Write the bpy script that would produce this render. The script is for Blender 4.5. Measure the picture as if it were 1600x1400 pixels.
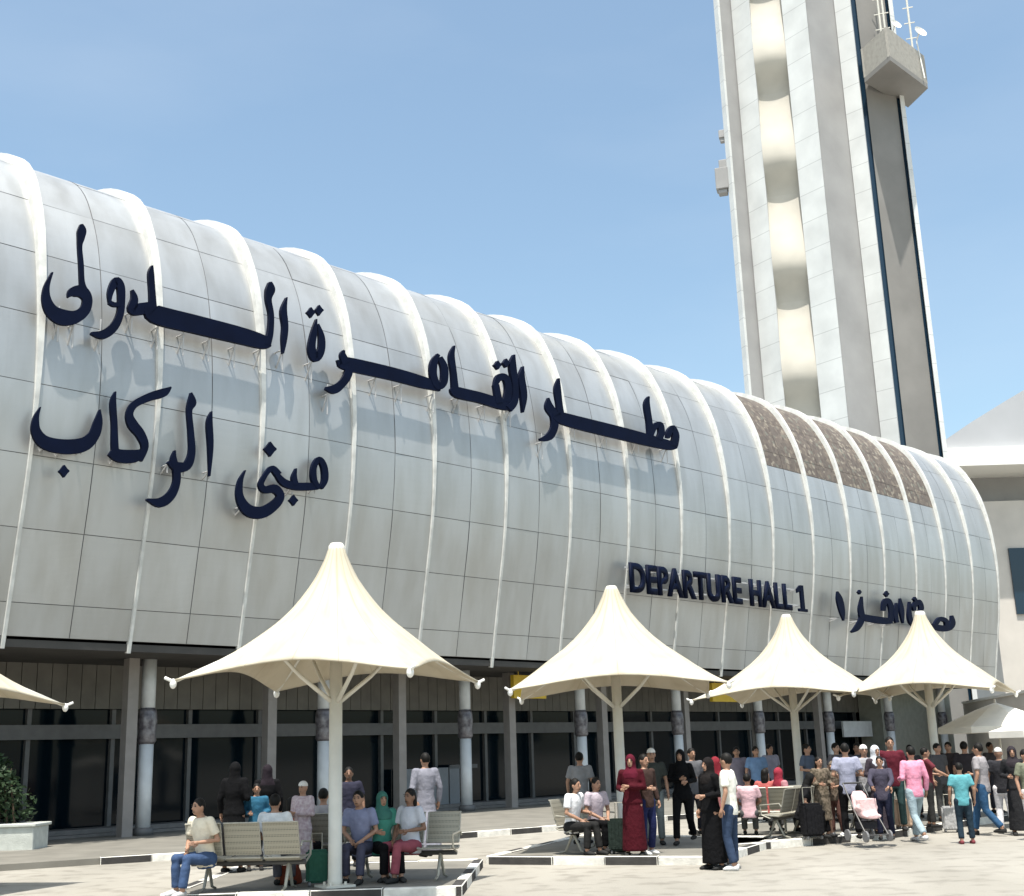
import bpy, bmesh, math, random
from mathutils import Vector, Matrix
random.seed(7)
sc = bpy.context.scene
for o in list(bpy.data.objects): bpy.data.objects.remove(o)
# ------------------------------------------------------------------ camera
FPX, PITCH, ROLL, EYE = 1894.0, math.radians(14.2), math.radians(1.8), 1.85
Fv = Vector((0, math.cos(PITCH), math.sin(PITCH))); U0 = Vector((0, -math.sin(PITCH), math.cos(PITCH))); R0 = Vector((1, 0, 0))
Rv = math.cos(ROLL)*R0 - math.sin(ROLL)*U0; Uv = math.sin(ROLL)*R0 + math.cos(ROLL)*U0
cam = bpy.data.objects.new('camera', bpy.data.cameras.new('camera')); sc.collection.objects.link(cam)
cam.matrix_world = Matrix(((Rv.x, Uv.x, -Fv.x, 0), (Rv.y, Uv.y, -Fv.y, 0), (Rv.z, Uv.z, -Fv.z, EYE), (0, 0, 0, 1)))
cam.data.sensor_width = 36; cam.data.lens = FPX/1600*36; cam.data.clip_start = 0.1; cam.data.clip_end = 5000
sc.camera = cam
# ------------------------------------------------------------------ sky and sun
SUN_EL, SUN_AZ = math.radians(72), math.radians(187)      # azimuth clockwise from +Y
w = bpy.data.worlds.new('World'); sc.world = w; w.use_nodes = True
nt = w.node_tree; bg = nt.nodes['Background']; sky = nt.nodes.new('ShaderNodeTexSky')
sky.sky_type = 'NISHITA'; sky.sun_disc = False; sky.sun_elevation = SUN_EL; sky.sun_rotation = SUN_AZ
sky.air_density = 1.0; sky.dust_density = 2.4; sky.ozone_density = 1.0; sky.altitude = 0
tint = nt.nodes.new('ShaderNodeMix'); tint.data_type = 'RGBA'; tint.blend_type = 'MULTIPLY'; tint.inputs[0].default_value = 1; tint.inputs[7].default_value = (1.15, 1.20, 1.07, 1)
nt.links.new(sky.outputs[0], tint.inputs[6])
wtc = nt.nodes.new('ShaderNodeTexCoord'); wmp = nt.nodes.new('ShaderNodeMapping'); wmp.inputs['Scale'].default_value = (1, 1, 3.2)
wn = nt.nodes.new('ShaderNodeTexNoise'); wn.inputs['Scale'].default_value = 2.6; wn.inputs['Detail'].default_value = 6
wr = nt.nodes.new('ShaderNodeMapRange'); wr.inputs[1].default_value = .42; wr.inputs[2].default_value = .8; wr.inputs[3].default_value = 0; wr.inputs[4].default_value = .13
veil = nt.nodes.new('ShaderNodeMix'); veil.data_type = 'RGBA'; veil.inputs[7].default_value = (4.6, 4.9, 5.2, 1)
nt.links.new(wtc.outputs['Generated'], wmp.inputs[0]); nt.links.new(wmp.outputs[0], wn.inputs['Vector']); nt.links.new(wn.outputs[0], wr.inputs[0])
nt.links.new(wr.outputs[0], veil.inputs[0]); nt.links.new(tint.outputs[2], veil.inputs[6]); nt.links.new(veil.outputs[2], bg.inputs[0]); bg.inputs[1].default_value = 0.15
sun = bpy.data.objects.new('sun', bpy.data.lights.new('sun', 'SUN')); sc.collection.objects.link(sun)
sun.data.energy = 4.8; sun.data.angle = math.radians(0.55); sun.data.color = (1, 0.955, 0.88)
to_sun = Vector((math.sin(SUN_AZ)*math.cos(SUN_EL), math.cos(SUN_AZ)*math.cos(SUN_EL), math.sin(SUN_EL)))
sun.rotation_euler = to_sun.to_track_quat('Z', 'Y').to_euler()
sc.view_settings.view_transform = 'Standard'; sc.view_settings.look = 'None'
sc.view_settings.exposure = 0.55; sc.view_settings.gamma = 1
# ------------------------------------------------------------------ geometry of the place
TH = math.radians(44.257)
A = Vector((math.sin(TH), math.cos(TH), 0)); N = Vector((-math.cos(TH), math.sin(TH), 0))   # along / into the terminal
def SN(s, n, z=0): return A*s + N*n + Vector((0, 0, z))
def ray(x, y): return Fv*FPX + Rv*(x-800) - Uv*(y-700)
EYEV = Vector((0, 0, EYE))
def gnd(x, y, z=0.0):
    d = ray(x, y); return EYEV + d*((z-EYE)/d.z)
def on_n(x, y, n):
    d = ray(x, y); return EYEV + d*(n/d.dot(N))
def sh(x, y, n):
    P = on_n(x, y, n); return P.dot(A), P.z
def at(x, depth, z=0.0):
    d = ray(x, 1179-(x-800)*0.0314); return Vector((d.x/d.y*depth, depth, z))
# ------------------------------------------------------------------ helpers
C = sc.collection
def mat(name, col, rough=0.6, metal=0.0, var=0.0, scale=4.0, bump=0.0, bscale=40.0, spec=0.5, col2=None, det=6, tl=0.0):
    m = bpy.data.materials.new(name); m.use_nodes = True; t = m.node_tree; b = t.nodes['Principled BSDF']
    b.inputs['Base Color'].default_value = (*col, 1); b.inputs['Roughness'].default_value = rough
    b.inputs['Metallic'].default_value = metal; b.inputs['Specular IOR Level'].default_value = spec
    tc = t.nodes.new('ShaderNodeTexCoord')
    if var or col2:
        n = t.nodes.new('ShaderNodeTexNoise'); n.inputs['Scale'].default_value = scale; n.inputs['Detail'].default_value = det
        t.links.new(tc.outputs['Object'], n.inputs['Vector'])
        r = t.nodes.new('ShaderNodeValToRGB'); c2 = col2 or tuple(c*(1-var) for c in col)
        r.color_ramp.elements[0].color = (*c2, 1); r.color_ramp.elements[1].color = (*(tuple(min(1, c*(1+var*0.4)) for c in col)), 1)
        r.color_ramp.elements[0].position = 0.32; r.color_ramp.elements[1].position = 0.68
        t.links.new(n.outputs[0], r.inputs[0]); t.links.new(r.outputs[0], b.inputs['Base Color'])
    if bump:
        n2 = t.nodes.new('ShaderNodeTexNoise'); n2.inputs['Scale'].default_value = bscale; n2.inputs['Detail'].default_value = 5
        t.links.new(tc.outputs['Object'], n2.inputs['Vector'])
        bp = t.nodes.new('ShaderNodeBump'); bp.inputs['Strength'].default_value = bump; bp.inputs['Distance'].default_value = 0.02
        t.links.new(n2.outputs[0], bp.inputs['Height']); t.links.new(bp.outputs[0], b.inputs['Normal'])
    if tl: b.inputs['Transmission Weight'].default_value = tl
    return m
def link(name, me, m=None, parent=None):
    o = bpy.data.objects.new(name, me); C.objects.link(o)
    for k in (m if isinstance(m, (list, tuple)) else [m]):
        if k: me.materials.append(k)
    if parent: o.parent = parent
    return o
def obj(name, bm, m=None, parent=None, smooth=False, local=True):
    """turn a bmesh (world coordinates) into one mesh object, kept in place under its parent"""
    me = bpy.data.meshes.new(name)
    if parent is not None and local:
        root = parent
        M = Matrix.Identity(4)
        while root is not None:
            M = Matrix.LocRotScale(root.location, root.rotation_euler, root.scale) @ M; root = root.parent
        bmesh.ops.transform(bm, matrix=M.inverted(), verts=bm.verts)
    bmesh.ops.recalc_face_normals(bm, faces=bm.faces)
    bm.to_mesh(me); bm.free()
    if smooth:
        for p in me.polygons: p.use_smooth = True
    return link(name, me, m, parent)
def tag(o, label=None, cat=None, group=None, kind=None):
    if label: o['label'] = label
    if cat: o['category'] = cat
    if group: o['group'] = group
    if kind: o['kind'] = kind
    return o
def thing(name, label, cat, loc=(0, 0, 0), rz=0, group=None):
    o = bpy.data.objects.new(name, None); C.objects.link(o); o.location = loc; o.rotation_euler = (0, 0, rz)
    o.empty_display_size = 0.3
    return tag(o, label, cat, group)
def box(bm, c, size, rz=0.0, ex=None, mi=0):
    """box centred at c; ex = optional local x axis (world horizontal vector)"""
    if ex is None: ex = Vector((math.cos(rz), math.sin(rz), 0))
    ey = Vector((-ex.y, ex.x, 0)); ez = Vector((0, 0, 1)); c = Vector(c)
    v = [bm.verts.new(c + ex*(sx*size[0]/2) + ey*(sy*size[1]/2) + ez*(sz*size[2]/2)) for sz in (-1, 1) for sy in (-1, 1) for sx in (-1, 1)]
    for f in ((0, 1, 3, 2), (4, 6, 7, 5), (0, 4, 5, 1), (2, 3, 7, 6), (0, 2, 6, 4), (1, 5, 7, 3)):
        bm.faces.new([v[i] for i in f]).material_index = mi
def bbox(bm, s0, s1, n0, n1, z0, z1, mi=0):
    box(bm, SN((s0+s1)/2, (n0+n1)/2, (z0+z1)/2), (s1-s0, n1-n0, z1-z0), ex=A, mi=mi)
def tube(bm, pts, rad, seg=10, cap=True, mi=0, flat=None):
    """smooth tube through pts with radius per point (number or (rx, ry)); flat = reference up vector"""
    pts = [Vector(p) for p in pts]; rings = []
    up = None
    for i, p in enumerate(pts):
        d = (pts[min(i+1, len(pts)-1)] - pts[max(i-1, 0)])
        if d.length < 1e-7: d = Vector((0, 0, 1))
        d.normalize()
        ref = flat if flat is not None else (up if up is not None else (Vector((0, 1, 0)) if abs(d.y) < 0.9 else Vector((1, 0, 0))))
        x = ref - d*ref.dot(d)
        if x.length < 1e-4: x = Vector((1, 0, 0)) - d*d.x
        x.normalize(); up = x; y = d.cross(x)
        r = rad[i] if isinstance(rad, (list, tuple)) else rad
        ry, rx = r if isinstance(r, (list, tuple)) else (r, r)
        rings.append([bm.verts.new(p + x*(rx*math.cos(2*math.pi*k/seg)) + y*(ry*math.sin(2*math.pi*k/seg))) for k in range(seg)])
    for a, b in zip(rings, rings[1:]):
        for k in range(seg):
            bm.faces.new((a[k], a[(k+1) % seg], b[(k+1) % seg], b[k])).material_index = mi
    if cap:
        bm.faces.new(list(reversed(rings[0]))).material_index = mi; bm.faces.new(rings[-1]).material_index = mi
def prism(bm, poly, z0, z1, mi=0, mtop=None):
    a = [bm.verts.new((p[0], p[1], z0)) for p in poly]; b = [bm.verts.new((p[0], p[1], z1)) for p in poly]; n = len(poly)
    for i in range(n): bm.faces.new((a[i], a[(i+1) % n], b[(i+1) % n], b[i])).material_index = mi
    bm.faces.new(list(reversed(a))).material_index = mi; bm.faces.new(b).material_index = mi if mtop is None else mtop
def ball(bm, c, r, u=12, v=8, mi=0):
    r = r if isinstance(r, (list, tuple)) else (r, r, r); c = Vector(c); rings = []
    for j in range(1, v):
        t = math.pi*j/v
        rings.append([bm.verts.new(c + Vector((r[0]*math.sin(t)*math.cos(2*math.pi*k/u), r[1]*math.sin(t)*math.sin(2*math.pi*k/u), r[2]*math.cos(t)))) for k in range(u)])
    T = bm.verts.new(c + Vector((0, 0, r[2]))); B = bm.verts.new(c - Vector((0, 0, r[2])))
    for k in range(u):
        bm.faces.new((T, rings[0][k], rings[0][(k+1) % u])).material_index = mi
        bm.faces.new((B, rings[-1][(k+1) % u], rings[-1][k])).material_index = mi
    for a, b in zip(rings, rings[1:]):
        for k in range(u): bm.faces.new((a[k], b[k], b[(k+1) % u], a[(k+1) % u])).material_index = mi
BM = bmesh.new
# ------------------------------------------------------------------ materials
M = {}
def facade_mat():
    m = bpy.data.materials.new('metal_panels'); m.use_nodes = True; t = m.node_tree; b = t.nodes['Principled BSDF']
    uv = t.nodes.new('ShaderNodeUVMap'); uv.uv_map = 'cell'
    wn = t.nodes.new('ShaderNodeTexWhiteNoise'); wn.noise_dimensions = '2D'; t.links.new(uv.outputs[0], wn.inputs['Vector'])
    r = t.nodes.new('ShaderNodeValToRGB'); r.color_ramp.elements[0].color = (0.425, 0.432, 0.43, 1); r.color_ramp.elements[1].color = (0.50, 0.508, 0.505, 1)
    t.links.new(wn.outputs[0], r.inputs[0])
    tc = t.nodes.new('ShaderNodeTexCoord'); n = t.nodes.new('ShaderNodeTexNoise'); n.inputs['Scale'].default_value = 0.9; n.inputs['Detail'].default_value = 7
    mp = t.nodes.new('ShaderNodeMapping'); mp.inputs['Scale'].default_value = (1.6, 1.6, 0.35)
    t.links.new(tc.outputs['Object'], mp.inputs[0]); t.links.new(mp.outputs[0], n.inputs['Vector'])
    mx = t.nodes.new('ShaderNodeMix'); mx.data_type = 'RGBA'; mx.blend_type = 'MULTIPLY'; mx.inputs[0].default_value = 1
    r2 = t.nodes.new('ShaderNodeValToRGB'); r2.color_ramp.elements[0].position = 0.3; r2.color_ramp.elements[1].position = 0.6
    r2.color_ramp.elements[0].color = (0.85, 0.835, 0.81, 1); r2.color_ramp.elements[1].color = (1, 1, 1, 1)
    t.links.new(n.outputs[0], r2.inputs[0]); t.links.new(r.outputs[0], mx.inputs[6]); t.links.new(r2.outputs[0], mx.inputs[7])
    t.links.new(mx.outputs[2], b.inputs['Base Color'])
    b.inputs['Metallic'].default_value = 0.5; b.inputs['Roughness'].default_value = 0.38
    ro = t.nodes.new('ShaderNodeMapRange'); ro.inputs[3].default_value = 0.33; ro.inputs[4].default_value = 0.46
    t.links.new(n.outputs[0], ro.inputs[0]); t.links.new(ro.outputs[0], b.inputs['Roughness'])
    return m
M['facade'] = facade_mat()
def mosaic_mat():
    m = bpy.data.materials.new('mosaic'); m.use_nodes = True; t = m.node_tree; b = t.nodes['Principled BSDF']
    tc = t.nodes.new('ShaderNodeTexCoord'); v = t.nodes.new('ShaderNodeTexVoronoi'); v.inputs['Scale'].default_value = 6.0
    t.links.new(tc.outputs['Object'], v.inputs['Vector'])
    r = t.nodes.new('ShaderNodeValToRGB'); e = r.color_ramp; e.interpolation = 'CONSTANT'
    cols = [(0, (.115, .095, .08)), (.3, (.14, .115, .095)), (.5, (.10, .08, .068)), (.62, (.18, .15, .12)), (.74, (.13, .105, .088)), (.85, (.24, .21, .17)), (.93, (.15, .145, .12))]
    e.elements[0].color = (*cols[0][1], 1); e.elements[1].position = cols[1][0]; e.elements[1].color = (*cols[1][1], 1)
    for p, c in cols[2:]:
        k = e.elements.new(p); k.color = (*c, 1)
    sp = t.nodes.new('ShaderNodeSeparateColor'); t.links.new(v.outputs['Color'], sp.inputs[0]); t.links.new(sp.outputs[0], r.inputs[0])
    t.links.new(r.outputs[0], b.inputs['Base Color']); b.inputs['Roughness'].default_value = 0.7
    return m
M['mosaic'] = mosaic_mat()
M['rib'] = mat('white_rib', (.62, .62, .59), .5, var=.2, scale=3)
M['seam'] = mat('dark_seam', (.16, .16, .165), .8)
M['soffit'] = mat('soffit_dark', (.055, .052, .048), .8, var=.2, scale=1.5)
M['glass'] = mat('dark_glass', (.002, .007, .011), .07, spec=.22, var=.0)
M['frame'] = mat('grey_frame', (.12, .12, .12), .5, var=.15)
M['clad'] = mat('beige_cladding', (.15, .142, .125), .6, var=.18, scale=2)
M['post'] = mat('post_taupe', (.25, .23, .215), .6, var=.12, scale=3)
M['colwhite'] = mat('column_white', (.60, .62, .63), .4, var=.12, scale=3)
M['colwrap'] = mat('column_wrap', (.24, .23, .24), .35, col2=(.07, .06, .07), scale=7, metal=.2)
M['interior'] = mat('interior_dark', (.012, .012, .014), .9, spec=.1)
M['tile'] = mat('pavement_tiles', (.19, .18, .155), .75, var=.22, scale=1.4, bump=.15)
M['kwhite'] = mat('kerb_white', (.74, .72, .66), .8, var=.25, scale=6, bump=.4)
M['kblack'] = mat('kerb_black', (.045, .042, .04), .85, var=.3, scale=6, bump=.4)
M['cloth'] = mat('canopy_cream', (.60, .55, .435), .8, var=.06, scale=1.2)
M['polewhite'] = mat('pole_white', (.66, .64, .57), .4, var=.08, scale=4)
M['navy'] = mat('navy_letters', (.002, .005, .020), .6, spec=.08, var=.2, scale=2)
M['strut'] = mat('strut_grey', (.42, .42, .42), .45, var=.1)
M['twhite'] = mat('tower_white', (.66, .67, .655), .55, var=.12, scale=.6)
def jointed(m, pitch=2.0, wdt=.025, dark=.72):
    t = m.node_tree; b = t.nodes['Principled BSDF']; src = b.inputs['Base Color'].links[0].from_socket
    tc = t.nodes.new('ShaderNodeTexCoord'); sp = t.nodes.new('ShaderNodeSeparateXYZ'); t.links.new(tc.outputs['Object'], sp.inputs[0])
    d = t.nodes.new('ShaderNodeMath'); d.operation = 'DIVIDE'; d.inputs[1].default_value = pitch; t.links.new(sp.outputs[2], d.inputs[0])
    f = t.nodes.new('ShaderNodeMath'); f.operation = 'FRACT'; t.links.new(d.outputs[0], f.inputs[0])
    c = t.nodes.new('ShaderNodeMath'); c.operation = 'LESS_THAN'; c.inputs[1].default_value = wdt; t.links.new(f.outputs[0], c.inputs[0])
    mx = t.nodes.new('ShaderNodeMix'); mx.data_type = 'RGBA'; mx.blend_type = 'MULTIPLY'; mx.inputs[7].default_value = (dark, dark, dark, 1)
    t.links.new(c.outputs[0], mx.inputs[0]); t.links.new(src, mx.inputs[6]); t.links.new(mx.outputs[2], b.inputs['Base Color'])
jointed(M['twhite'])
M['tgrey'] = mat('tower_grey', (.33, .325, .32), .75, var=.14, scale=.4, bump=.2, bscale=6)
M['tcream'] = mat('tower_cream', (.50, .47, .405), .7, var=.12, scale=.5)
M['taupe'] = mat('tower_taupe', (.235, .225, .21), .8, var=.15, scale=.4, bump=.2, bscale=6)
M['tblue'] = mat('tower_blue_glass', (.01, .03, .055), .12)
M['steel'] = mat('bench_steel', (.36, .345, .29), .42, metal=.35, var=.15, scale=20)
M['steeldark'] = mat('bench_dark', (.06, .06, .06), .5)
M['stone'] = mat('planter_stone', (.50, .52, .48), .8, var=.15, scale=5, bump=.3)
M['yellow'] = mat('yellow_sign', (.62, .42, .03), .5, var=.1)
M['bgwall'] = mat('far_beige_wall', (.60, .56, .51), .85, var=.1, scale=.5)
M['bgroof'] = mat('far_white_roof', (.42, .43, .45), .5, var=.08, scale=.3)
M['fascia'] = mat('far_fascia', (.80, .79, .75), .5)
M['tent'] = mat('parasol_white', (.78, .75, .68), .8, var=.06)
def ground_mat():
    m = bpy.data.materials.new('sandy_asphalt'); m.use_nodes = True; t = m.node_tree; b = t.nodes['Principled BSDF']
    tc = t.nodes.new('ShaderNodeTexCoord')
    def noise(s, d=6, sc3=None):
        n = t.nodes.new('ShaderNodeTexNoise'); n.inputs['Scale'].default_value = s; n.inputs['Detail'].default_value = d
        if sc3:
            mp = t.nodes.new('ShaderNodeMapping'); mp.inputs['Scale'].default_value = sc3; mp.inputs['Rotation'].default_value = (0, 0, .5)
            t.links.new(tc.outputs['Object'], mp.inputs[0]); t.links.new(mp.outputs[0], n.inputs['Vector'])
        else: t.links.new(tc.outputs['Object'], n.inputs['Vector'])
        return n
    a = noise(.35, 5, (1, .35, 1)); r = t.nodes.new('ShaderNodeValToRGB')
    r.color_ramp.elements[0].position = .35; r.color_ramp.elements[1].position = .65
    r.color_ramp.elements[0].color = (.265, .248, .212, 1); r.color_ramp.elements[1].color = (.35, .33, .288, 1)
    t.links.new(a.outputs[0], r.inputs[0])
    s = noise(2.2, 8); r2 = t.nodes.new('ShaderNodeValToRGB'); r2.color_ramp.elements[0].position = .33; r2.color_ramp.elements[1].position = .5
    r2.color_ramp.elements[0].color = (.74, .73, .72, 1); r2.color_ramp.elements[1].color = (1, 1, 1, 1); t.links.new(s.outputs[0], r2.inputs[0])
    g = noise(60, 3); r3 = t.nodes.new('ShaderNodeValToRGB'); r3.color_ramp.elements[0].position = .35; r3.color_ramp.elements[1].position = .6
    r3.color_ramp.elements[0].color = (.85, .85, .85, 1); r3.color_ramp.elements[1].color = (1, 1, 1, 1); t.links.new(g.outputs[0], r3.inputs[0])
    prev = r.outputs[0]
    for k in (r2, r3):
        mx = t.nodes.new('ShaderNodeMix'); mx.data_type = 'RGBA'; mx.blend_type = 'MULTIPLY'; mx.inputs[0].default_value = 1
        t.links.new(prev, mx.inputs[6]); t.links.new(k.outputs[0], mx.inputs[7]); prev = mx.outputs[2]
    t.links.new(prev, b.inputs['Base Color']); b.inputs['Roughness'].default_value = .85
    bp = t.nodes.new('ShaderNodeBump'); bp.inputs['Strength'].default_value = .3; bp.inputs['Distance'].default_value = .01
    t.links.new(g.outputs[0], bp.inputs['Height']); t.links.new(bp.outputs[0], b.inputs['Normal'])
    return m
M['ground'] = ground_mat()
# ------------------------------------------------------------------ ground, pavements, kerbs
bm = BM(); S = 3000
bm.faces.new([bm.verts.new(p) for p in ((-S, -S, 0), (S, -S, 0), (S, S, 0), (-S, S, 0))])
tag(obj('ground', bm, M['ground']), kind='structure')
def kerb(pts, start=0, step=0.92, h=0.14, wd=0.16, name='kerb'):
    bm = BM(); k = start
    for a, b in zip(pts, pts[1:]):
        a = Vector((*a, 0)); b = Vector((*b, 0)); L = (b-a).length; n = max(1, round(L/step)); d = (b-a)/n; u = d.normalized()
        for i in range(n):
            c = a + d*(i+.5); c.z = h/2 - .01
            j = random.uniform(-.006, .006)
            box(bm, c + Vector((0, 0, j)), (d.length-.014, wd, h+.02), ex=u, mi=k % 2); k += 1
    bmesh.ops.bevel(bm, geom=[e for e in bm.edges], offset=.012, segments=1, affect='EDGES')
    return tag(obj(name, bm, [M['kwhite'], M['kblack']]), kind='structure')
def island(poly, start=0):
    bm = BM(); prism(bm, poly, -.05, .118); tag(obj('pavement', bm, M['tile']), kind='structure')
    kerb(list(poly)+[poly[0]], start)
island([(-4.95, 17.6), (-.95, 17.55), (-.8, 21.9), (-4.9, 22.3)], 1)
island([(-.62, 22.45), (.5, 21.95), (3.1, 21.0), (5.0, 25.0), (1.2, 27.4)], 1)
island([(3.7, 23.4), (7.2, 25.4), (9.5, 28.0), (12.2, 30.6), (9.0, 34.5), (3.9, 28.2)], 1)
# pavement along the terminal
KL = [(-30, 13.0), (-8.4, 25.15), (-6.6, 26.0), (-1.9, 29.3), (.4, 31.0), (12, 42.0), (45, 75)]
poly = KL + [tuple(SN(95, 33)[:2]), tuple(SN(-20, 33)[:2])]
bm = BM(); prism(bm, poly, -.05, .121); tag(obj('pavement', bm, M['tile']), kind='structure')
kerb(KL[1:6], 1, name='kerb')
# ------------------------------------------------------------------ terminal building
term = thing('terminal_building', 'long silvery barrel fronted airport terminal with white curved ribs above a dark glazed ground floor', 'building', SN(38, 32))
PROF = [(28.0, 4.86), (27.62, 6.9), (27.27, 8.9), (27.12, 10.9), (27.25, 12.9), (27.62, 14.7), (28.2, 16.0), (28.72, 16.75), (29.4, 17.3), (30.5, 17.78), (32.1, 18.1), (34.3, 18.3), (37, 18.38)]
PROF = PROF + [(74-a, b) for a, b in reversed(PROF[:-1])]
def catmull(P, m=10):
    out = []
    for i in range(len(P)-1):
        p0, p1, p2, p3 = (Vector(P[max(i-1, 0)]), Vector(P[i]), Vector(P[i+1]), Vector(P[min(i+2, len(P)-1)]))
        for k in range(m):
            t = k/m; out.append(.5*((2*p1)+(p2-p0)*t+(2*p0-5*p1+4*p2-p3)*t*t+(3*p1-p0-3*p2+p3)*t**3))
    out.append(Vector(P[-1])); return out
CP = catmull(PROF); LEN = [0]
for a, b in zip(CP, CP[1:]): LEN.append(LEN[-1]+(b-a).length)
def prof(l, off=0.0):
    l = max(0, min(LEN[-1]-1e-4, l)); i = 0
    lo, hi = 0, len(LEN)-1
    while hi-lo > 1:
        md = (lo+hi)//2
        if LEN[md] <= l: lo = md
        else: hi = md
    t = (l-LEN[lo])/(LEN[lo+1]-LEN[lo]); p = CP[lo].lerp(CP[lo+1], t)
    a = CP[max(lo-1, 0)]; b = CP[min(lo+2, len(CP)-1)]; d = (b-a).normalized(); nrm = Vector((-d.y, d.x))   # outward
    return p + nrm*off
RS0, RSP = 11.80, 3.145
HALF = LEN[-1]/2
brk = [0.0, .78]
while brk[-1] < HALF+1: brk.append(brk[-1]+1.72)
lmos = next(LEN[i] for i in range(len(CP)) if CP[i].y > 13.45)
brk2 = sorted(set(brk))
def pnorm(l):
    a, b = prof(l-.15), prof(l+.15); d = (b-a).normalized(); return (A*0 + N*(-d.y) + Vector((0, 0, d.x)))
def patch(F, _uv, s0, s1, l0, l1, cell, tilt=.005, off=0.0, nseg=5):
    r = random.Random(cell[0]*1009+cell[1]*31+5); ta, tb = r.uniform(-tilt, tilt), r.uniform(-tilt, tilt)
    V, Fc, Nn, UV = F; base = len(V); uvv = (cell[0]*.731+.1, cell[1]*.917+.1)
    for k in range(nseg+1):
        u = k/nseg; l = l0+(l1-l0)*u; nv = pnorm(l) - A*(tb*1.1) ; nv = (nv + Vector((0, 0, -ta*1.2))).normalized()
        for j, s in enumerate((s0, s1)):
            p = prof(l, off + ta*(2*u-1) + tb*(2*j-1)); V.append(SN(s, p.x, p.y)); Nn.append(nv)
    for k in range(nseg):
        q = base+2*k; Fc.append((q, q+1, q+3, q+2)); UV.append(uvv)
def build_panels(name, F, m):
    V, Fc, Nn, UV = F; me = bpy.data.meshes.new(name); Mi = Matrix.Translation(term.location).inverted()
    me.from_pydata([Mi @ v for v in V], [], Fc)
    n0 = me.polygons[0].normal
    if n0.dot(Nn[Fc[0][0]]) < 0: me.flip_normals()
    uvl = me.uv_layers.new(name='cell')
    for p, uvv in zip(me.polygons, UV):
        p.use_smooth = True
        for li in p.loop_indices: uvl.data[li].uv = uvv
    me.normals_split_custom_set_from_vertices([tuple(n) for n in Nn])
    o = link(name, me, m, term); md = None
    return o
bm = ([], [], [], []); bmm = ([], [], [], []); uvl = uvm = None
for i in range(-3, 17):
    s0 = RS0+RSP*i
    for c in range(2):
        a0 = s0+c*RSP/2+.011; a1 = s0+(c+1)*RSP/2-.011
        for j in range(len(brk)-1):
            l0, l1 = brk[j]+.009, brk[j+1]-.009
            if 10 <= i <= 14:
                if l0 >= lmos-.02: patch(bmm, uvm, a0, a1, l0, l1, (i*2+c, j), 0, .0); continue
                if l1 > lmos: 
                    patch(bmm, uvm, a0, a1, lmos+.012, l1, (i*2+c, j), 0, .0); l1 = lmos-.012
            patch(bm, uvl, a0, a1, l0, l1, (i*2+c, j))
build_panels('facade_panels', bm, M['facade']); build_panels('mosaic_panel', bmm, M['mosaic'])
S_A, S_B = RS0-3*RSP-.5, RS0+17*RSP+.1
# backing shell, dark in the joints; also the rear and both ends
bm = BM(); rows = []
for k in range(121):
    p = prof(LEN[-1]*k/120, -.02); rows.append([bm.verts.new(SN(s, p.x, p.y)) for s in (S_A, S_B)])
for a, b in zip(rows, rows[1:]): bm.faces.new((a[0], a[1], b[1], b[0]))
bm.faces.new([r[0] for r in rows]); bm.faces.new([r[1] for r in reversed(rows)])
obj('shell', bm, M['seam'], term)
def rib(s, wd=.30):
    bm = BM(); R = []
    for k in range(61):
        l = -.0+HALF*1.25*k/60; pr = .05+.15*min(1, max(0, (l-5.5)/7)); hw = (.048+.127*min(1, max(0, (l-4.5)/8)))
        p = prof(l, pr); q = prof(l, -.02)
        if k == 0: p = p+Vector((.05, -.28)); q = q+Vector((.12, -.28))
        R.append([bm.verts.new(SN(s+ds, v.x, v.y)) for v, ds in ((q, -hw), (p, -hw*.8), (p, hw*.8), (q, hw))])
    for a, b in zip(R, R[1:]):
        for j in range(3): bm.faces.new((a[j], b[j], b[j+1], a[j+1]))
    bm.faces.new(R[0]); bm.faces.new(list(reversed(R[-1])))
    o = obj('rib', bm, M['rib'], term)
    return o
r0 = rib(RS0)
for i in range(-3, 18):
    if i == 0: continue
    o = r0.copy(); C.objects.link(o); o.parent = term; o.location = A*(RSP*i)
# soffit and ground floor
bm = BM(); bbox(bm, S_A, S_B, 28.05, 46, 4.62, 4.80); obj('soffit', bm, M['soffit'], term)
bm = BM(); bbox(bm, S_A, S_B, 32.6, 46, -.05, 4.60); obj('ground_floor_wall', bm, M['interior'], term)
bm = BM(); bbox(bm, 57.6, S_B, 30.7, 31.95, .1, 4.61); obj('end_wall', bm, mat('end_wall_grey', (.27, .275, .235), .8, var=.12), term)
bm = BM(); bbox(bm, 54.6, 57.4, 31.2, 31.3, 2.2, 2.95); obj('pale_panel', bm, M['colwhite'], term)
bm = BM()
for k in range(160):                                        # vertical boards of the band over the doors
    s = S_A + .42*k
    if s+.40 < S_B: bbox(bm, s, s+.40, 32.0, 32.08, 3.42, 4.615)
obj('cladding_band', bm, M['clad'], term)
bm = BM(); bbox(bm, S_A, S_B, 32.05, 32.163, 2.62, 3.0); obj('transom', bm, M['frame'], term)
k = 0; s = 2.4; bmx = []
while s < S_B-2.6:
    bm = BM(); bbox(bm, s+.06, s+2.34, 32.3, 32.34, .32, 2.62); bbox(bm, s+.06, s+2.34, 32.3, 32.34, 3.0, 3.42)
    p = obj('glass_pane', bm, M['glass'], term); bmx.append(s)
    s += 2.4
m0 = None
for s in bmx:
    if m0 is None:
        bm = BM(); bbox(bm, s-.06, s+.06, 32.165, 32.36, .15, 3.42); m0 = obj('mullion', bm, M['frame'], term)
    else:
        o = m0.copy(); C.objects.link(o); o.parent = term; o.location = A*(s-bmx[0])
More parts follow.
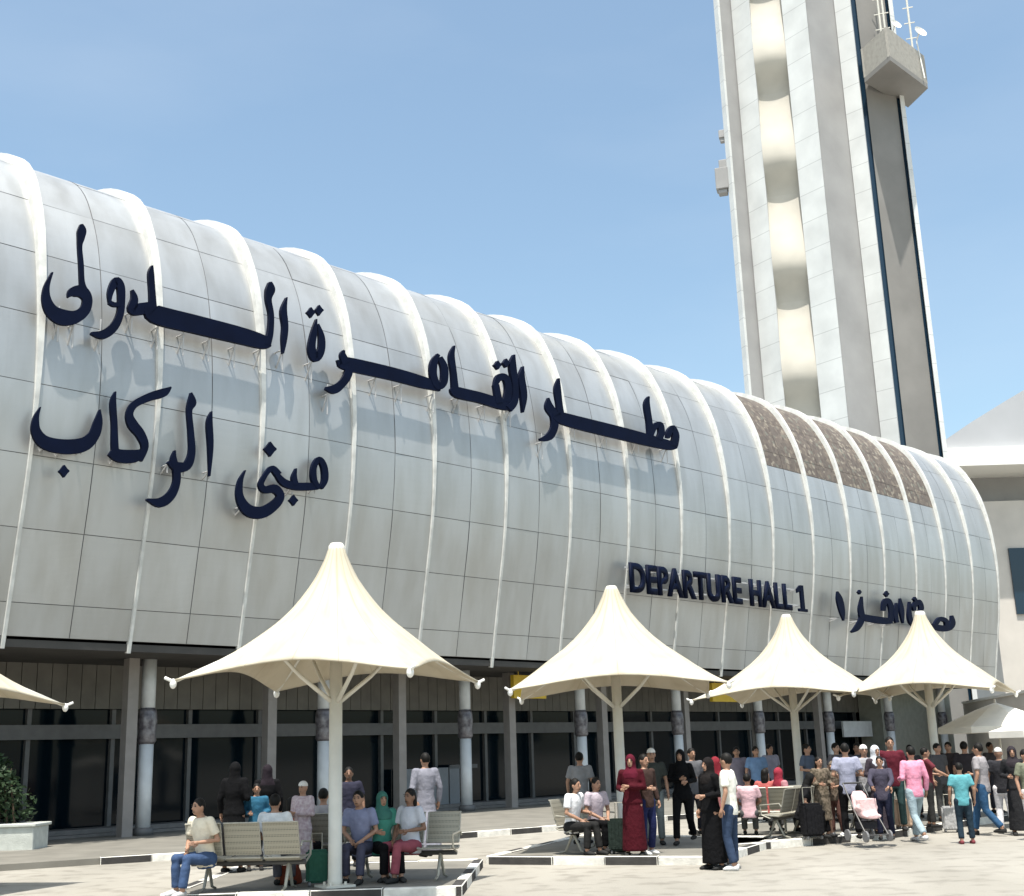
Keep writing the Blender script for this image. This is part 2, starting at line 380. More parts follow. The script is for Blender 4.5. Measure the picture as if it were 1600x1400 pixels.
bm = BM(); bbox(bm, S_A, S_B, 31.4, 32.6, -.02, .30); bbox(bm, S_A, S_B, 31.0, 31.4, -.02, .19); obj('plinth', bm, mat('plinth_stone', (.19, .18, .17), .7, var=.2), term)
# pale low screens behind the glass line
bm = BM()
for k in range(5): bbox(bm, 26.9+.52*k, 27.36+.52*k, 31.7, 31.74, .3, 1.5)
obj('screen', bm, mat('screen_grey', (.20, .22, .24), .4, var=.1), term)
bm = BM(); bbox(bm, 29.0, 30.3, 31.7, 31.76, 1.45, 1.58); obj('door_rail', bm, M['frame'], term)
def column(s, n=30):
    c = SN(s, n)
    bm = BM(); tube(bm, [c+Vector((0, 0, z)) for z in (.1, 2.42)], .19, 20); tube(bm, [c+Vector((0, 0, z)) for z in (3.35, 4.62)], .19, 20)
    o = obj('column', bm, M['colwhite'], term, True)
    bm = BM(); tube(bm, [c+Vector((0, 0, z)) for z in (2.42, 2.5, 2.7, 3.0, 3.25, 3.35)], [.2, .25, .23, .26, .24, .2], 18); w_ = obj('wrap', bm, M['colwrap'], o, True)
    bm = BM(); tube(bm, [c+Vector((0, 0, z)) for z in (.1, .3, .32)], [.27, .27, .2], 20); b_ = obj('base', bm, M['frame'], o, True)
    return o
def bake_smooth(o):
    pass
col0 = column(16.62)
for k in [-2, -1, 1, 2, 3, 4, 5, 6, 7, 8]:
    o = col0.copy(); C.objects.link(o); o.parent = term; o.location = A*(5.77*k)
    for ch in col0.children:
        c2 = ch.copy(); C.objects.link(c2); c2.parent = o
bm = BM(); bbox(bm, 15.9, 16.2, 29.75, 30.05, .1, 4.62); p0 = obj('square_post', bm, M['post'], term)
for ds, dn in ((4.55, .3), (9.45, .3), (14.4, .3), (19.3, .3), (24.4, .3), (29.5, .3), (34.6, .3), (-4.5, .3)):
    o = p0.copy(); C.objects.link(o); o.parent = term; o.location = A*ds+N*dn
# clutter on the roofline
bm = BM(); p = prof(HALF*.80, .25); c = SN(27.0, p.x, p.y)
box(bm, c+Vector((0, 0, .1)), (.28, .2, .2), ex=A); tube(bm, [c+Vector((0, 0, -.3)), c], .03, 6); obj('floodlight', bm, M['seam'], term)
p = prof(HALF*.80, .25); bm = BM(); c = SN(46.0, p.x, p.y); box(bm, c+Vector((0, 0, .1)), (.28, .2, .2), ex=A); tube(bm, [c+Vector((0, 0, -.3)), c], .03, 6); obj('floodlight', bm, M['frame'], term)
# ------------------------------------------------------------------ signs on the facade
def strokes_mesh(strokes, zx, n, thick=.09):
    """strokes of (x, y, width) traced on the photograph, laid on the upright plane n = const and given thickness"""
    ox, oy, sc_ = zx; bm = BM(); idx = 0
    for st in strokes:
        pts = [Vector((ox+x/sc_, oy+y/sc_)) for x, y, w_ in st]; ws = [w_*.88/sc_ for x, y, w_ in st]
        # densify
        P3 = [(p.x, p.y, w_) for p, w_ in zip(pts, ws)]
        D = catmull([Vector(q) for q in P3], 5) if len(P3) > 2 else [Vector(P3[0]), Vector(P3[1])]
        L, Rr = [], []
        for i, q in enumerate(D):
            a = D[max(i-1, 0)]; b = D[min(i+1, len(D)-1)]; d = Vector((b.x-a.x, b.y-a.y))
            if d.length < 1e-6: d = Vector((1, 0))
            d.normalize(); nn = Vector((-d.y, d.x)); hw = max(.6, q.z/2)
            L.append((q.x+nn.x*hw, q.y+nn.y*hw)); Rr.append((q.x-nn.x*hw, q.y-nn.y*hw))
        off = .004*idx; idx += 1
        rows = []
        for l, r in zip(L, Rr):
            rr = []
            for (x, y) in (l, r):
                s, h = sh(x, y, n); rr += [bm.verts.new(SN(s, n-off, h)), bm.verts.new(SN(s, n+thick, h))]
            rows.append(rr)     # l front, l back, r front, r back
        for a, b in zip(rows, rows[1:]):
            bm.faces.new((a[0], b[0], b[2], a[2])); bm.faces.new((a[1], a[3], b[3], b[1]))
            bm.faces.new((a[0], a[1], b[1], b[0])); bm.faces.new((a[2], b[2], b[3], a[3]))
        a = rows[0]; bm.faces.new((a[0], a[2], a[3], a[1])); a = rows[-1]; bm.faces.new((a[0], a[1], a[3], a[2]))
    return bm
def dot(x, y, r): return [(x, y-r, 3), (x, y-r*.4, r*1.1), (x, y, r*1.9), (x, y+r*.4, r*1.1), (x, y+r, 3)]
def wall_n(h):
    for i in range(len(CP)-1):
        if CP[i].y >= h: return CP[i].x
    return 31
def brackets(parent, pts, n, rail=1.0):
    for (s, h) in pts:
        bm = BM()
        wn_ = wall_n(h-.25)
        for dz in (0, -.55*rail):
            tube(bm, [SN(s, n+.12, h), SN(s, wall_n(h+dz)+.05, h+dz)], .022, 6)
        tube(bm, [SN(s, n+.10, h+.3*rail), SN(s, n+.10, h-.6*rail)], .02, 6)
        obj('bracket', bm, M['strut'], parent)
Z1 = (0, 200, 2.909); Z2 = (0, 560, 2.909); Z3 = (450, 400, 2.4615); Z4 = (950, 540, 2.4615)
sgn = thing('sign', 'upper line of big navy Arabic lettering across the curved facade', 'sign', SN(24, 26.5, 12))
n1 = 26.80
w1 = [[(372, 436, 14), (374, 465, 44), (370, 500, 36), (365, 540, 22), (371, 620, 24), (375, 700, 26), (385, 745, 44)],
      [(312, 768, 8), (330, 745, 46), (372, 742, 60), (398, 775, 50), (388, 825, 54), (345, 858, 66), (288, 860, 80), (238, 832, 66), (213, 780, 46), (214, 720, 28), (240, 655, 8)],
      [(500, 795, 10), (504, 745, 30), (528, 695, 40), (550, 722, 40), (553, 790, 36), (546, 850, 36), (518, 905, 44), (470, 938, 46), (415, 932, 12)],
      [(498, 790, 18), (520, 802, 22), (548, 800, 22)],
      [(602, 735, 10), (612, 775, 34), (604, 822, 52), (640, 822, 60), (700, 812, 56)],
      [(692, 625, 8), (687, 660, 28), (692, 740, 30), (697, 830, 36)],
      [(688, 800, 40), (705, 845, 92), (900, 895, 92), (1100, 945, 84), (1205, 975, 66), (1228, 975, 30)],
      [(1228, 700, 14), (1229, 735, 46), (1221, 780, 28), (1233, 850, 24), (1229, 930, 28), (1215, 985, 34)],
      [(1303, 770, 5), (1289, 830, 30), (1296, 900, 28), (1292, 960, 26), (1287, 1025, 5)]]
obj('lettering', strokes_mesh(w1, Z1, n1), M['navy'], sgn)
w2 = [dot(1415, 838, 24), dot(1452, 828, 24),
      [(1440, 868, 6), (1428, 930, 30), (1418, 1000, 38), (1436, 1042, 48), (1461, 1010, 36), (1463, 950, 30), (1446, 890, 10)]]
obj('lettering', strokes_mesh(w2, Z1, n1), M['navy'], sgn)
w3 = [[(202, 405, 14), (222, 412, 56), (400, 452, 56), (520, 485, 50), (590, 505, 34)],
      [(217, 362, 8), (212, 380, 26), (225, 412, 34)],
      [(238, 430, 34), (228, 465, 34), (205, 495, 34), (178, 512, 40), (146, 508, 12)],
      [(580, 378, 14), (562, 410, 30), (560, 460, 30), (578, 500, 30), (600, 485, 30), (602, 430, 30), (584, 390, 22)],
      [(641, 345, 6), (630, 385, 24), (638, 450, 24), (645, 530, 30)],
      [(634, 505, 20), (652, 524, 46), (740, 545, 46), (830, 572, 44), (868, 575, 34)],
      [(797, 500, 14), (812, 468, 30), (838, 470, 28), (848, 510, 28), (842, 560, 34)],
      [(800, 495, 24), (806, 530, 26), (812, 565, 30)],
      dot(806, 420, 17), dot(838, 412, 17),
      [(869, 380, 6), (863, 420, 28), (873, 500, 24), (870, 560, 28), (848, 588, 34)],
      [(903, 425, 4), (897, 470, 26), (906, 540, 26), (903, 602, 4)]]
obj('lettering', strokes_mesh(w3, Z3, n1), M['navy'], sgn)
w4 = [[(1003, 545, 6), (1006, 580, 36), (1026, 615, 34), (1026, 660, 30), (1006, 695, 32), (970, 706, 10)],
      [(1043, 470, 6), (1038, 510, 28), (1045, 570, 26), (1052, 620, 30)],
      [(1036, 600, 20), (1060, 625, 52), (1300, 686, 54), (1470, 728, 40), (1488, 722, 20)],
      [(1389, 540, 6), (1381, 570, 24), (1391, 640, 24), (1396, 700, 26)],
      [(1396, 690, 20), (1412, 655, 24), (1432, 650, 26), (1437, 680, 26), (1428, 705, 26)],
      [(1462, 700, 14), (1468, 675, 24), (1482, 658, 16), (1492, 690, 28), (1486, 730, 30)]]
obj('lettering', strokes_mesh(w4, Z3, n1), M['navy'], sgn)
brackets(sgn, [sh(q[0], q[1], n1) for q in [(95, 495), (118, 505), (160, 515), (210, 485), (250, 510), (290, 520), (330, 530), (370, 540), (410, 545), (445, 545), (490, 565), (515, 615), (550, 575), (590, 590), (630, 600), (680, 615), (720, 620), (760, 632), (800, 640), (850, 690), (900, 660), (950, 675), (1000, 685), (1045, 700)]], n1)
sgl = thing('sign', 'lower line of navy Arabic lettering on the left of the curved facade', 'sign', SN(16, 26.6, 9))
n2 = 26.85
v1 = [[(186, 220, 4), (166, 270, 28), (166, 330, 48), (205, 380, 66), (290, 400, 74), (378, 392, 74), (428, 350, 56), (448, 290, 44), (456, 232, 6)],
      dot(293, 512, 28)]
obj('lettering', strokes_mesh(v1, Z2, n2), M['navy'], sgl)
v2 = [[(527, 150, 6), (516, 200, 30), (522, 300, 30), (524, 400, 36), (530, 450, 36)],
      [(506, 420, 50), (545, 442, 66), (610, 444, 66), (645, 430, 46)],
      [(640, 465, 20), (660, 400, 36), (640, 345, 46), (605, 300, 50), (590, 255, 36), (612, 210, 36), (680, 175, 42), (745, 155, 44), (778, 130, 8)],
      [(870, 155, 6), (874, 200, 42), (862, 240, 26), (870, 340, 28), (873, 430, 34), (850, 488, 46), (805, 492, 48), (765, 470, 12)],
      [(796, 418, 6), (790, 460, 30), (804, 510, 36), (802, 570, 36), (775, 625, 46), (728, 655, 50), (668, 640, 8)],
      [(963, 240, 4), (953, 290, 28), (958, 400, 26), (954, 535, 4)]]
obj('lettering', strokes_mesh(v2, Z2, n2), M['navy'], sgl)
v3 = [dot(1230, 412, 34), dot(1336, 645, 24),
      [(1117, 508, 4), (1094, 560, 24), (1092, 630, 38), (1128, 688, 58), (1190, 700, 62), (1250, 665, 50), (1276, 625, 40), (1250, 592, 44), (1205, 596, 36), (1188, 570, 26), (1215, 520, 22), (1240, 500, 30), (1268, 530, 36)],
      [(1255, 520, 20), (1290, 562, 36), (1340, 580, 38), (1400, 582, 40), (1450, 580, 34)],
      [(1347, 500, 6), (1338, 540, 26), (1345, 575, 28)],
      [(1450, 590, 20), (1428, 550, 28), (1428, 495, 26), (1450, 458, 26), (1473, 490, 30), (1478, 550, 30), (1460, 590, 20)]]
obj('lettering', strokes_mesh(v3, Z2, n2), M['navy'], sgl)
brackets(sgl, [sh(q[0], q[1], n2) for q in [(75, 690), (100, 698), (130, 695), (185, 710), (215, 710), (265, 725), (290, 730), (330, 735), (385, 790), (420, 797), (460, 760), (495, 758)]], n2, .35)
# block capitals
sgd = thing('sign', 'navy block capitals reading DEPARTURE HALL 1 low on the facade', 'sign', SN(39, 26.8, 7.9))
def text_mesh(body, s0, s1, h0, h1, n, bold=.032, thick=.09):
    cu = bpy.data.curves.new('lettering', 'FONT'); cu.body = body; cu.size = 1; cu.offset = bold; cu.extrude = 0; cu.space_character = 1.06
    o = bpy.data.objects.new('tmp', cu); C.objects.link(o); dg = bpy.context.evaluated_depsgraph_get()
    me = bpy.data.meshes.new_from_object(o.evaluated_get(dg)); bpy.data.objects.remove(o)
    b = BM(); b.from_mesh(me); bpy.data.meshes.remove(me)
    xs = [v.co.x for v in b.verts]; ys = [v.co.y for v in b.verts]; x0, x1, y0, y1 = min(xs), max(xs), min(ys), max(ys)
    r = bmesh.ops.extrude_face_region(b, geom=b.faces[:])
    for v in r['geom']:
        if isinstance(v, bmesh.types.BMVert): v.co.z += 1
    for v in b.verts:
        x, y, z = v.co
        v.co = SN(s0+(x-x0)/(x1-x0)*(s1-s0), n+thick*(1-z), h0+(y-y0)/(y1-y0)*(h1-h0))
    return b
obj('lettering', text_mesh('DEPARTURE', 33.45, 40.35, 7.28, 8.36, 26.92), M['navy'], sgd)
obj('lettering', text_mesh('HALL', 40.95, 43.95, 7.28, 8.36, 26.92), M['navy'], sgd)
bm = BM(); bbox(bm, 44.68, 44.92, 26.92, 27.01, 7.40, 8.38); bbox(bm, 44.46, 45.12, 26.92, 27.01, 7.28, 7.398)
f4 = [SN(44.42, 26.925, 8.04), SN(44.678, 26.925, 8.14), SN(44.678, 26.925, 8.38), SN(44.42, 26.925, 8.2)]
v4 = [bm.verts.new(p) for p in f4]+[bm.verts.new(p+N*.08) for p in f4]
for q in ((0, 1, 2, 3), (7, 6, 5, 4), (0, 4, 5, 1), (1, 5, 6, 2), (2, 6, 7, 3), (3, 7, 4, 0)): bm.faces.new([v4[i] for i in q])
obj('lettering', bm, M['navy'], sgd)
bm = BM()
bbox(bm, 33.3, 45.1, 27.03, 27.07, 7.5, 7.56); bbox(bm, 33.3, 45.1, 27.03, 27.07, 8.15, 8.21)
for k in range(9): bbox(bm, 33.8+1.35*k, 33.86+1.35*k, 27.07, 27.6, 7.5, 7.56); bbox(bm, 33.8+1.35*k, 33.86+1.35*k, 27.07, 27.5, 8.15, 8.21)
obj('bracket', bm, M['strut'], sgd)
sga = thing('sign', 'small navy Arabic lettering low on the far right of the facade', 'sign', SN(53, 26.9, 7.8))
u1 = [[(884, 945, 4), (892, 975, 26), (902, 1020, 24), (908, 1058, 4)],
      [(978, 965, 6), (974, 1010, 22), (978, 1050, 24), (960, 1085, 24), (938, 1102, 8)],
      [(970, 1030, 14), (990, 1046, 28), (1060, 1058, 30), (1095, 1058, 24)],
      [(1060, 1020, 16), (1066, 985, 22), (1082, 985, 22), (1092, 1020, 22), (1090, 1060, 20)], dot(1072, 955, 12), dot(968, 948, 9),
      [(1124, 972, 5), (1130, 1020, 20), (1135, 1068, 5)],
      [(1110, 990, 5), (1106, 1030, 18), (1112, 1066, 14)],
      [(1180, 1020, 10), (1178, 1000, 20), (1195, 985, 20), (1205, 1010, 20), (1195, 1035, 14)], dot(1180, 975, 9),
      [(1160, 985, 5), (1160, 1040, 18), (1175, 1072, 18), (1240, 1080, 24), (1300, 1088, 26), (1324, 1070, 24), (1322, 1038, 8)],
      [(1255, 1080, 16), (1275, 1052, 18), (1300, 1060, 18), (1302, 1085, 16)]]
obj('lettering', strokes_mesh(u1, Z4, 26.95, .08), M['navy'], sga)
brackets(sga, [sh(q[0], q[1], 26.95) for q in [(1316, 965), (1345, 970), (1375, 972), (1395, 975), (1440, 980), (1475, 985)]], 26.95, .2)
# yellow boxes under the soffit
bm = BM(); bbox(bm, 30.0, 31.6, 29.5, 29.65, 3.72, 4.5); tube(bm, [SN(30.3, 29.57, 4.45), SN(30.3, 29.57, 4.64)], .02, 6); tube(bm, [SN(31.3, 29.57, 4.45), SN(31.3, 29.57, 4.64)], .02, 6)
tag(obj('hanging_sign', bm, M['yellow']), 'yellow sign box hanging under the soffit left of the second cream canopy', 'sign', 'yellow sign boxes under the soffit')
bm = BM(); bbox(bm, 41.5, 43.4, 29.5, 29.65, 3.70, 4.45); tube(bm, [SN(41.8, 29.57, 4.4), SN(41.8, 29.57, 4.64)], .02, 6); tube(bm, [SN(43.1, 29.57, 4.4), SN(43.1, 29.57, 4.64)], .02, 6)
tag(obj('hanging_sign', bm, M['yellow']), 'yellow sign box hanging in the gap between the second and third cream canopies', 'sign', 'yellow sign boxes under the soffit')
# ------------------------------------------------------------------ control tower
TD = 78.0
d = ray(1316, 607); az = math.atan2(d.x, d.y); TX = Vector((math.cos(az), -math.sin(az), 0)); TY = Vector((math.sin(az), math.cos(az), 0))
TU = 296*(TD/math.hypot(d.x, d.y))/925*1.02
tow = thing('control_tower', 'tall pale control tower with vertical fins and dark glass strips behind the terminal', 'tower', TY*(TD+3))
def TP(u, v): return TX*((u-728)*TU) + TY*(TD+v*TU)
TH_ = 74
core = [(300, 150), (450, 145), (620, 145), (740, 10), (890, 150), (990, 150), (1155, 290), (1155, 640), (300, 640)]
bm = BM(); prism(bm, [TP(*p)[:2] for p in core], 0, TH_); obj('core', bm, M['tgrey'], tow)
def tstrip(name, pts, m, z0=0, z1=TH_-.5):
    bm = BM(); prism(bm, [TP(*p)[:2] for p in pts], z0, z1); return obj(name, bm, m, tow)
tstrip('fin', [(262, 95), (286, 62), (296, 75), (290, 160), (262, 160)], M['twhite'])
tstrip('grey_face', [(290, 80), (352, 152), (352, 175), (290, 175)], M['tgrey'])
tstrip('fin', [(352, 140), (452, 55), (456, 130), (370, 178)], M['twhite'])
tstrip('fin', [(618, 40), (740, -50), (756, 20), (630, 118)], M['twhite'])
tstrip('grey_face', [(742, -46), (884, 112), (880, 170), (752, 40)], M['tgrey'])
tstrip('channel_side', [(617.5, 60), (629, 119), (629, 147), (617.5, 147)], M['taupe'])
tstrip('fin', [(884, 105), (964, 62), (972, 150), (890, 190)], M['twhite'])
tstrip('glass_strip', [(968, 122), (994, 130), (994, 190), (968, 180)], M['tblue'])
tstrip('taupe_face', [(994, 118), (1145, 236), (1130, 300), (994, 200)], M['taupe'])
tstrip('glass_strip', [(1143, 252), (1163, 262), (1163, 330), (1130, 320)], M['tblue'])
tstrip('fin', [(1162, 225), (1184, 240), (1184, 650), (1160, 650)], M['twhite'])
# bulging cream balcony fronts in the central channel
zs = [gnd_z for gnd_z in []]
hd = TD+3
def zat(y):
    d = ray(1235, y); return EYE + d.z/math.hypot(d.x, d.y)*TD
z1_, z2_, z3_ = zat(125), zat(285), zat(460)
pitch_ = (z1_-z3_)/2; zc = z3_-pitch_*3
while zc < TH_-pitch_:
    bm = BM(); R = []
    for k in range(25):
        u = k/24; z = zc+pitch_*u
        q = (u/.32) if u < .32 else 1-(u-.32)/.68
        b_ = q*q*(3-2*q)
        R.append([bm.verts.new(TP(452+168*j/8, 104-72*b_*(.86+.14*math.sin(math.pi*j/8)))+Vector((0, 0, z))) for j in range(9)])
    for a, b in zip(R, R[1:]):
        for j in range(8): bm.faces.new((a[j], a[j+1], b[j+1], b[j]))
    if zc+pitch_ > 8: obj('balcony_front', bm, M['tcream'], tow, True)
    else: bm.free()
    zc += pitch_
# equipment balcony, unprojected on the level of its underside
zb = zat(150)+.0; zb = EYE + ray(1400, 130).z/math.hypot(ray(1400, 130).x, ray(1400, 130).y)*(TD+1.5)
q = [gnd(x, y, zb) for x, y in ((1351, 129), (1391, 94), (1450, 138), (1419, 168))]
bm = BM(); prism(bm, [p[:2] for p in q], zb, zb+.35)
eb = obj('equipment_balcony', bm, M['taupe'], tow)
bm = BM(); cen = sum(q, Vector())/4
for i in range(4):
    a, b = q[i], q[(i+1) % 4]; c = (a+b)/2; c = c + (cen-c).normalized()*.12; c.z = zb+.35+1.1
    box(bm, c, ((b-a).length-(.0 if i % 2 else .4), .2, 2.2), ex=(b-a).normalized())
obj('parapet', bm, mat('parapet_stone', (.36, .34, .30), .8, var=.15), eb)
for (x, y, r) in ((1398, 40, .42), (1436, 52, .48)):
    c = gnd(x, y, EYE + ray(x, y).z/math.hypot(ray(x, y).x, ray(x, y).y)*(TD+2.3))
    bm = BM(); n_ = 10; rings = []
    ax = Vector((.35, -.85, .35)).normalized(); ex_ = ax.cross(Vector((0, 0, 1))).normalized(); ey_ = ex_.cross(ax)
    for k in range(1, 6):
        t = k/5; rings.append([bm.verts.new(c+(ex_*math.cos(a*2*math.pi/16)+ey_*math.sin(a*2*math.pi/16))*r*t + ax*(r*.4*t*t)) for a in range(16)])
    for a_, b_ in zip(rings, rings[1:]):
        for k in range(16): bm.faces.new((a_[k], a_[(k+1) % 16], b_[(k+1) % 16], b_[k]))
    bm.faces.new(rings[0])
    tube(bm, [c-ax*.05, c-ax*.35+Vector((0, 0, -.3)), Vector((c.x, c.y, zb+.36))], .05, 6)
    obj('satellite_dish', bm, M['fascia'], eb)
bm = BM()
for (x, y0_, y1_) in ((1424, 60, -70), (1384, 55, -60), (1378, 60, -60)):
    P = gnd(x, y0_, EYE + ray(x, y0_).z/math.hypot(ray(x, y0_).x, ray(x, y0_).y)*(TD+1.8)); P.z = zb+.3
    tube(bm, [P, P+Vector((0, 0, 9))], .07, 6)
    for k in range(5): box(bm, P+Vector((0, 0, 3+1.2*k)), (.7, .06, .06), ex=TX)
obj('antenna_mast', bm, M['polewhite'], eb)
P = TP(262, 120)
for yy, sz in ((262, (.9, .9, 1.6)), (190, (.45, .5, .6)), (240, (.6, .6, .8))):
    z = EYE + ray(1133, yy).z/math.hypot(ray(1133, yy).x, ray(1133, yy).y)*TD
    bm = BM(); c = P-TX*(sz[0]/2-.05); c.z = z; box(bm, c, sz, ex=TX); c2 = c.copy(); c2.z -= sz[2]/2+.15; box(bm, c2, (sz[0]*.7, sz[1]*.7, .3), ex=TX)
    bmesh.ops.bevel(bm, geom=bm.edges[:], offset=.04, segments=1, affect='EDGES'); obj('equipment_box', bm, M['tgrey'], tow)
# ------------------------------------------------------------------ far building at the right
BD = 88.0
def bgp(x, y, dd=BD):
    d = ray(x, y); t = dd/d.y; return EYEV+d*t
far = thing('office_building', 'beige far building with an overhanging white roof right of the terminal', 'building', bgp(1600, 1150)*1)
xL, xR = bgp(1535, 800).x, bgp(1535, 800).x+26
zf0, zf1 = bgp(1560, 740).z, bgp(1560, 712).z
bm = BM(); box(bm, ((xL+xR)/2, BD+6, bgp(1560, 783).z/2), (xR-xL, 12, bgp(1560, 783).z)); obj('wall', bm, M['bgwall'], far)
bm = BM(); zz0, zz1 = bgp(1560, 783).z, zf0; box(bm, ((xL+xR)/2+.6-2, BD+7.4, (zz0+zz1)/2), (xR-xL+4, 12, zz1-zz0)); obj('recessed_storey', bm, M['tgrey'], far)
xe = bgp(1440, 720).x
bm = BM(); box(bm, ((xe+xR)/2, BD+4, (zf0+zf1)/2), (xR-xe, 14, zf1-zf0)); obj('eaves', bm, M['fascia'], far)
bm = BM(); rws = []
for k in range(13):
    u = k/12; x = xe+.6+(xR-xe)*u; h = zf1+ (bgp(1600, 612).z-zf1)*min(1.35, ((x-xe)/(bgp(1600, 612).x-xe))**.9)*1.0
    rws.append((x, h))
for y in (BD-2.2, BD+10):
    pass
V = [[bm.verts.new((x, y, z)) for x, z in rws]+[bm.verts.new((rws[-1][0], y, zf1-.05)), bm.verts.new((rws[0][0], y, zf1-.05))] for y in (BD-2.4, BD+10)]
bm.faces.new(V[0]); bm.faces.new(list(reversed(V[1])))
for i in range(len(V[0])): j = (i+1) % len(V[0]); bm.faces.new((V[0][i], V[1][i], V[1][j], V[0][j]))
obj('roof', bm, M['bgroof'], far)
bm = BM(); a, b = bgp(1588, 960), bgp(1640, 855); box(bm, ((a.x+b.x)/2, BD-.0, (a.z+b.z)/2), (b.x-a.x, .3, b.z-a.z)); obj('window', bm, M['tblue'], far)
bm = BM(); a, b = bgp(1495, 1150), bgp(1535, 1065)
# low annexe wall between terminal end and far building
w0, w1_ = SN(S_B+.4, 30), bgp(1660, 1150, 50)
d_ = (w1_-w0); d_.z = 0
bm = BM(); c = (w0+w1_)/2; c.z = 1.9; box(bm, c, (d_.length, .3, 3.8), ex=d_.normalized())
yw = tag(obj('boundary_wall', bm, M['bgwall']), 'plain beige wall running right from the end of the terminal', 'wall')
bm = BM(); cw = on_n(1514, 1102, 30); cw = w0+d_.normalized()*((bgp(1514, 1102, 48)-w0).dot(d_.normalized())); cw.z = 3.0; box(bm, cw-Vector((0, .16, 0)), (1.3, .08, 1.0), ex=d_.normalized()); obj('window', bm, M['tblue'], yw)
bm = BM(); c.z = 3.86; box(bm, c, (d_.length, .42, .12), ex=d_.normalized()); obj('coping', bm, M['fascia'], yw)
# ------------------------------------------------------------------ tensile canopies
def fabric_mat():
    m = M['cloth']; t = m.node_tree; b = t.nodes['Principled BSDF']; src = b.inputs['Base Color'].links[0].from_socket
    uv = t.nodes.new('ShaderNodeUVMap'); uv.uv_map = 'rad'; sp = t.nodes.new('ShaderNodeSeparateXYZ'); t.links.new(uv.outputs[0], sp.inputs[0])
    def mth(op, a, v=None):
        n = t.nodes.new('ShaderNodeMath'); n.operation = op; t.links.new(a, n.inputs[0])
        if v is not None: n.inputs[1].default_value = v
        return n.outputs[0]
    fr = mth('FRACT', mth('ADD', sp.outputs[0], .5)); dd = mth('ABSOLUTE', mth('SUBTRACT', fr, .5))
    nm = t.nodes.new('ShaderNodeMath'); nm.operation = 'MULTIPLY'; t.links.new(dd, nm.inputs[0]); t.links.new(sp.outputs[1], nm.inputs[1])
    ln = mth('LESS_THAN', nm.outputs[0], .022)
    mp = t.nodes.new('ShaderNodeMapping'); mp.inputs['Scale'].default_value = (1.5, 1.1, 1); t.links.new(uv.outputs[0], mp.inputs[0])
    ns = t.nodes.new('ShaderNodeTexNoise'); ns.inputs['Scale'].default_value = 1.6; ns.inputs['Detail'].default_value = 7; t.links.new(mp.outputs[0], ns.inputs['Vector'])
    rr = t.nodes.new('ShaderNodeValToRGB'); rr.color_ramp.elements[0].position = .32; rr.color_ramp.elements[1].position = .55
    rr.color_ramp.elements[0].color = (.84, .82, .78, 1); rr.color_ramp.elements[1].color = (1, 1, 1, 1); t.links.new(ns.outputs[0], rr.inputs[0])
    m1 = t.nodes.new('ShaderNodeMix'); m1.data_type = 'RGBA'; m1.blend_type = 'MULTIPLY'; m1.inputs[7].default_value = (.86, .83, .78, 1); t.links.new(ln, m1.inputs[0]); t.links.new(src, m1.inputs[6])
    m2 = t.nodes.new('ShaderNodeMix'); m2.data_type = 'RGBA'; m2.blend_type = 'MULTIPLY'; m2.inputs[0].default_value = 1; t.links.new(m1.outputs[2], m2.inputs[6]); t.links.new(rr.outputs[0], m2.inputs[7])
    t.links.new(m2.outputs[2], b.inputs['Base Color'])
    bp = t.nodes.new('ShaderNodeBump'); bp.inputs['Strength'].default_value = .35; bp.inputs['Distance'].default_value = .05; t.links.new(ns.outputs[0], bp.inputs['Height']); t.links.new(bp.outputs[0], b.inputs['Normal'])
    tr = t.nodes.new('ShaderNodeBsdfTranslucent'); tr.inputs[0].default_value = (.5, .4, .26, 1); ms = t.nodes.new('ShaderNodeMixShader'); ms.inputs[0].default_value = .18
    t.links.new(b.outputs[0], ms.inputs[1]); t.links.new(tr.outputs[0], ms.inputs[2]); t.links.new(ms.outputs[0], t.nodes['Material Output'].inputs[0])
    return m
M['fabric'] = fabric_mat()
